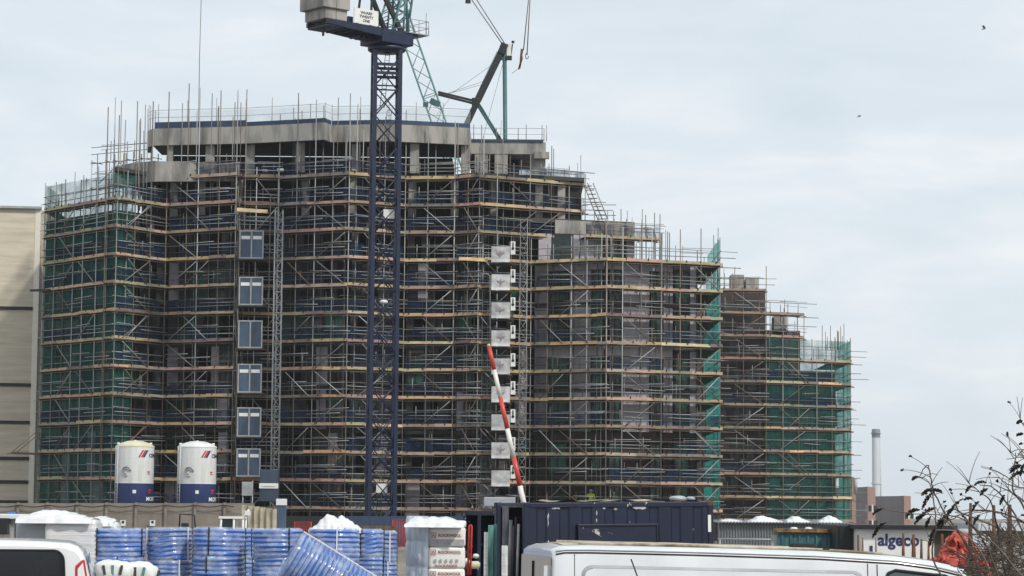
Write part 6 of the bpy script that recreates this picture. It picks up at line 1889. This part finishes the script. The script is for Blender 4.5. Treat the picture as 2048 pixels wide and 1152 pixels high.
mb = MB(); a_ = P(1262, 1118, 20.0); b_ = P(1281, 1170, 20.0); c_ = Vector((b_.x + .1, 20.0, 0)); mb.tube([c_, b_, a_], .006, 5)
tag(obj('thin_rod', mb, M['rubber']), 'thin black rod leaning in front of the white van side', 'rod')
mb = MB(); c_ = P(1653, 1095, 20.7); mb.hexa([c_ + Vector(q) for q in ((-.03, -.02, -.02), (.03, -.02, -.02), (.03, .02, -.02), (-.03, .02, -.02), (-.032, -.01, .025), (-.022, -.01, .02), (-.022, .01, .02), (-.032, .01, .025))])
tag(obj('roof_aerial_foot', mb, M['rubber']), 'small black wedge shaped aerial foot on the white van roof', 'aerial')

# white people carrier van at the left, seen from behind: local x to the right, local y to the front
VL = thing('tinted_van', 'clean white van with a dark tinted rear window at the left edge', 'van', (0, 0, 0))
def ring_l(y, zb, zt, k):
    w = .95 * k
    half = [(w * .95, zb), (w, zb + .2), (w, 1.0), (w * .985, 1.2), (w * .945, 1.5), (w * .91, 1.66), (w * .87, zt - .17), (w * .84, zt - .1), (w * .79, zt - .05), (w * .70, zt - .022), (w * .4, zt - .006), (0, zt)]
    return [(-a, y, z) for a, z in half] + [(a, y, z) for a, z in reversed(half[:-1])]
stl = [(-.01, .45, 1.925, .955), (.03, .42, 1.955, .975), (.12, .4, 1.97, .995), (.35, .38, 1.98, 1), (1.5, .36, 1.985, 1), (3.0, .36, 1.96, 1), (3.5, .36, 1.86, .98), (4.1, .36, 1.35, .97), (4.3, .36, 1.15, .96), (4.9, .4, .95, .86)]
mb = MB(); rings = [ring_l(*s_) for s_ in stl]
n_ = len(rings[0])
for r_ in rings:
    mb.v.extend(Vector(p) for p in r_)
for i in range(len(rings) - 1):
    for k in range(n_):
        k2 = (k + 1) % n_
        mb.face([i * n_ + k, i * n_ + k2, (i + 1) * n_ + k2, (i + 1) * n_ + k], None, True)
mb.face(list(reversed(range(n_)))); mb.face([(len(rings) - 1) * n_ + k for k in range(n_)])
obj('body', mb, M['vanw2'], VL, world=False)
mb = MB(); w0 = rrect(-.66, .66, 1.12, 1.885, .10, 8)
b = len(mb.v); mb.v.extend(Vector((x * (1 - .06 * (z - 1.12) / .67), -.03 + .05 * max(0, z - 1.84), z)) for x, z in w0); mb.face(list(range(b, b + len(w0))))
obj('rear_window', mb, M['vglass'], VL, world=False)
mb = MB(); pts = [Vector((x * (1 - .06 * (z - 1.12) / .67), -.03, z)) for x, z in w0]; pts.append(pts[0]); mb.tube(pts, .010, 5); obj('window_seal', mb, M['rubber'], VL, world=False)
for sx in (-1, 1):
    mb = MB(); o_ = [(.74, 1.22), (.875, 1.22), (.87, 1.50), (.815, 1.80), (.785, 1.79), (.73, 1.74)]
    mb.v.extend([Vector((sx * x, -.03, z)) for x, z in o_] + [Vector((sx * x, .10, z)) for x, z in o_]); k_ = len(o_)
    for k in range(k_):
        q = [k, (k + 1) % k_, k_ + (k + 1) % k_, k_ + k]; mb.face(q if sx < 0 else q[::-1])
    mb.face(list(range(k_)) if sx > 0 else list(reversed(range(k_))))
    lo = obj('tail_lamp', mb, M['red'], VL, world=False, bevel=.012)
    mb = MB(); o_ = [(.76, 1.24), (.855, 1.24), (.85, 1.50), (.80, 1.77), (.752, 1.71)]
    mb.v.extend([Vector((sx * x, -.036, z)) for x, z in o_]); mb.face(list(range(5)) if sx > 0 else list(reversed(range(5))))
    obj('clear_lens', mb, M['vanw2'], lo, world=False)
    mb = MB()                                                # dark side windows
    for y0, y1 in ((.28, 1.45), (1.55, 2.7)):
        mb.add([(sx * .960, y0, 1.13), (sx * .960, y1, 1.13), (sx * .845, y1, 1.83), (sx * .845, y0 + .05, 1.83)], [(0, 1, 2, 3) if sx > 0 else (3, 2, 1, 0)])
    obj('side_window', mb, M['vglass'], VL, world=False)
mb = MB(); mb.box((0, .04, .62), (1.78, .2, .26)); obj('bumper', mb, M['rubber'], VL, world=False, bevel=.05)
mb = MB(); mb.box((0, .10, 1.905), (1.0, .16, .03)); obj('spoiler', mb, M['vanw2'], VL, world=False, bevel=.012)
for x in (-.84, .84):
    for y in (.95, 4.0):
        rot = Matrix.Rotation(R(90), 3, 'Y')
        mb = MB(); mb.lathe([(.2, -.1), (.31, -.1), (.33, -.06), (.33, .06), (.31, .1), (.2, .1)], (0, 0, 0), 26); mb.v = [rot @ v + Vector((x, y, .33)) for v in mb.v]; wo = obj('wheel', mb, M['rubber'], VL, world=False)
        mb = MB(); mb.lathe([(.01, .05), (.2, .03), (.21, .09)], (0, 0, 0), 20); mb.v = [rot @ (v if x > 0 else Vector((v.x, v.y, -v.z))) + Vector((x, y, .33)) for v in mb.v]; obj('rim', mb, M['galv'], wo, world=False)
VL.rotation_euler = (0, 0, R(9.2))
cl = P(-3, 1081, 24)
VL.location = (cl.x, 24, cl.z - 1.975)

# ---------------------------------------------------------------- air
mb = MB(); mb.box((0, 1450, 27), (1900, 3100, 56))
hz = obj('haze', mb, M['ground'])
hz['kind'] = 'stuff'; hz['label'] = 'thin pale haze over the whole site'; hz['category'] = 'haze'
hm = bpy.data.materials.new('haze_air'); hm.use_nodes = True
t = hm.node_tree; t.nodes.clear()
ho = t.nodes.new('ShaderNodeOutputMaterial'); pv = t.nodes.new('ShaderNodeVolumePrincipled')
pv.inputs['Color'].default_value = (0.86, 0.92, 0.96, 1); pv.inputs['Density'].default_value = 0.00013
pv.inputs['Anisotropy'].default_value = 0.2
t.links.new(pv.outputs[0], ho.inputs['Volume'])
hz.data.materials.clear(); hz.data.materials.append(hm)
S.cycles.volume_bounces = 1
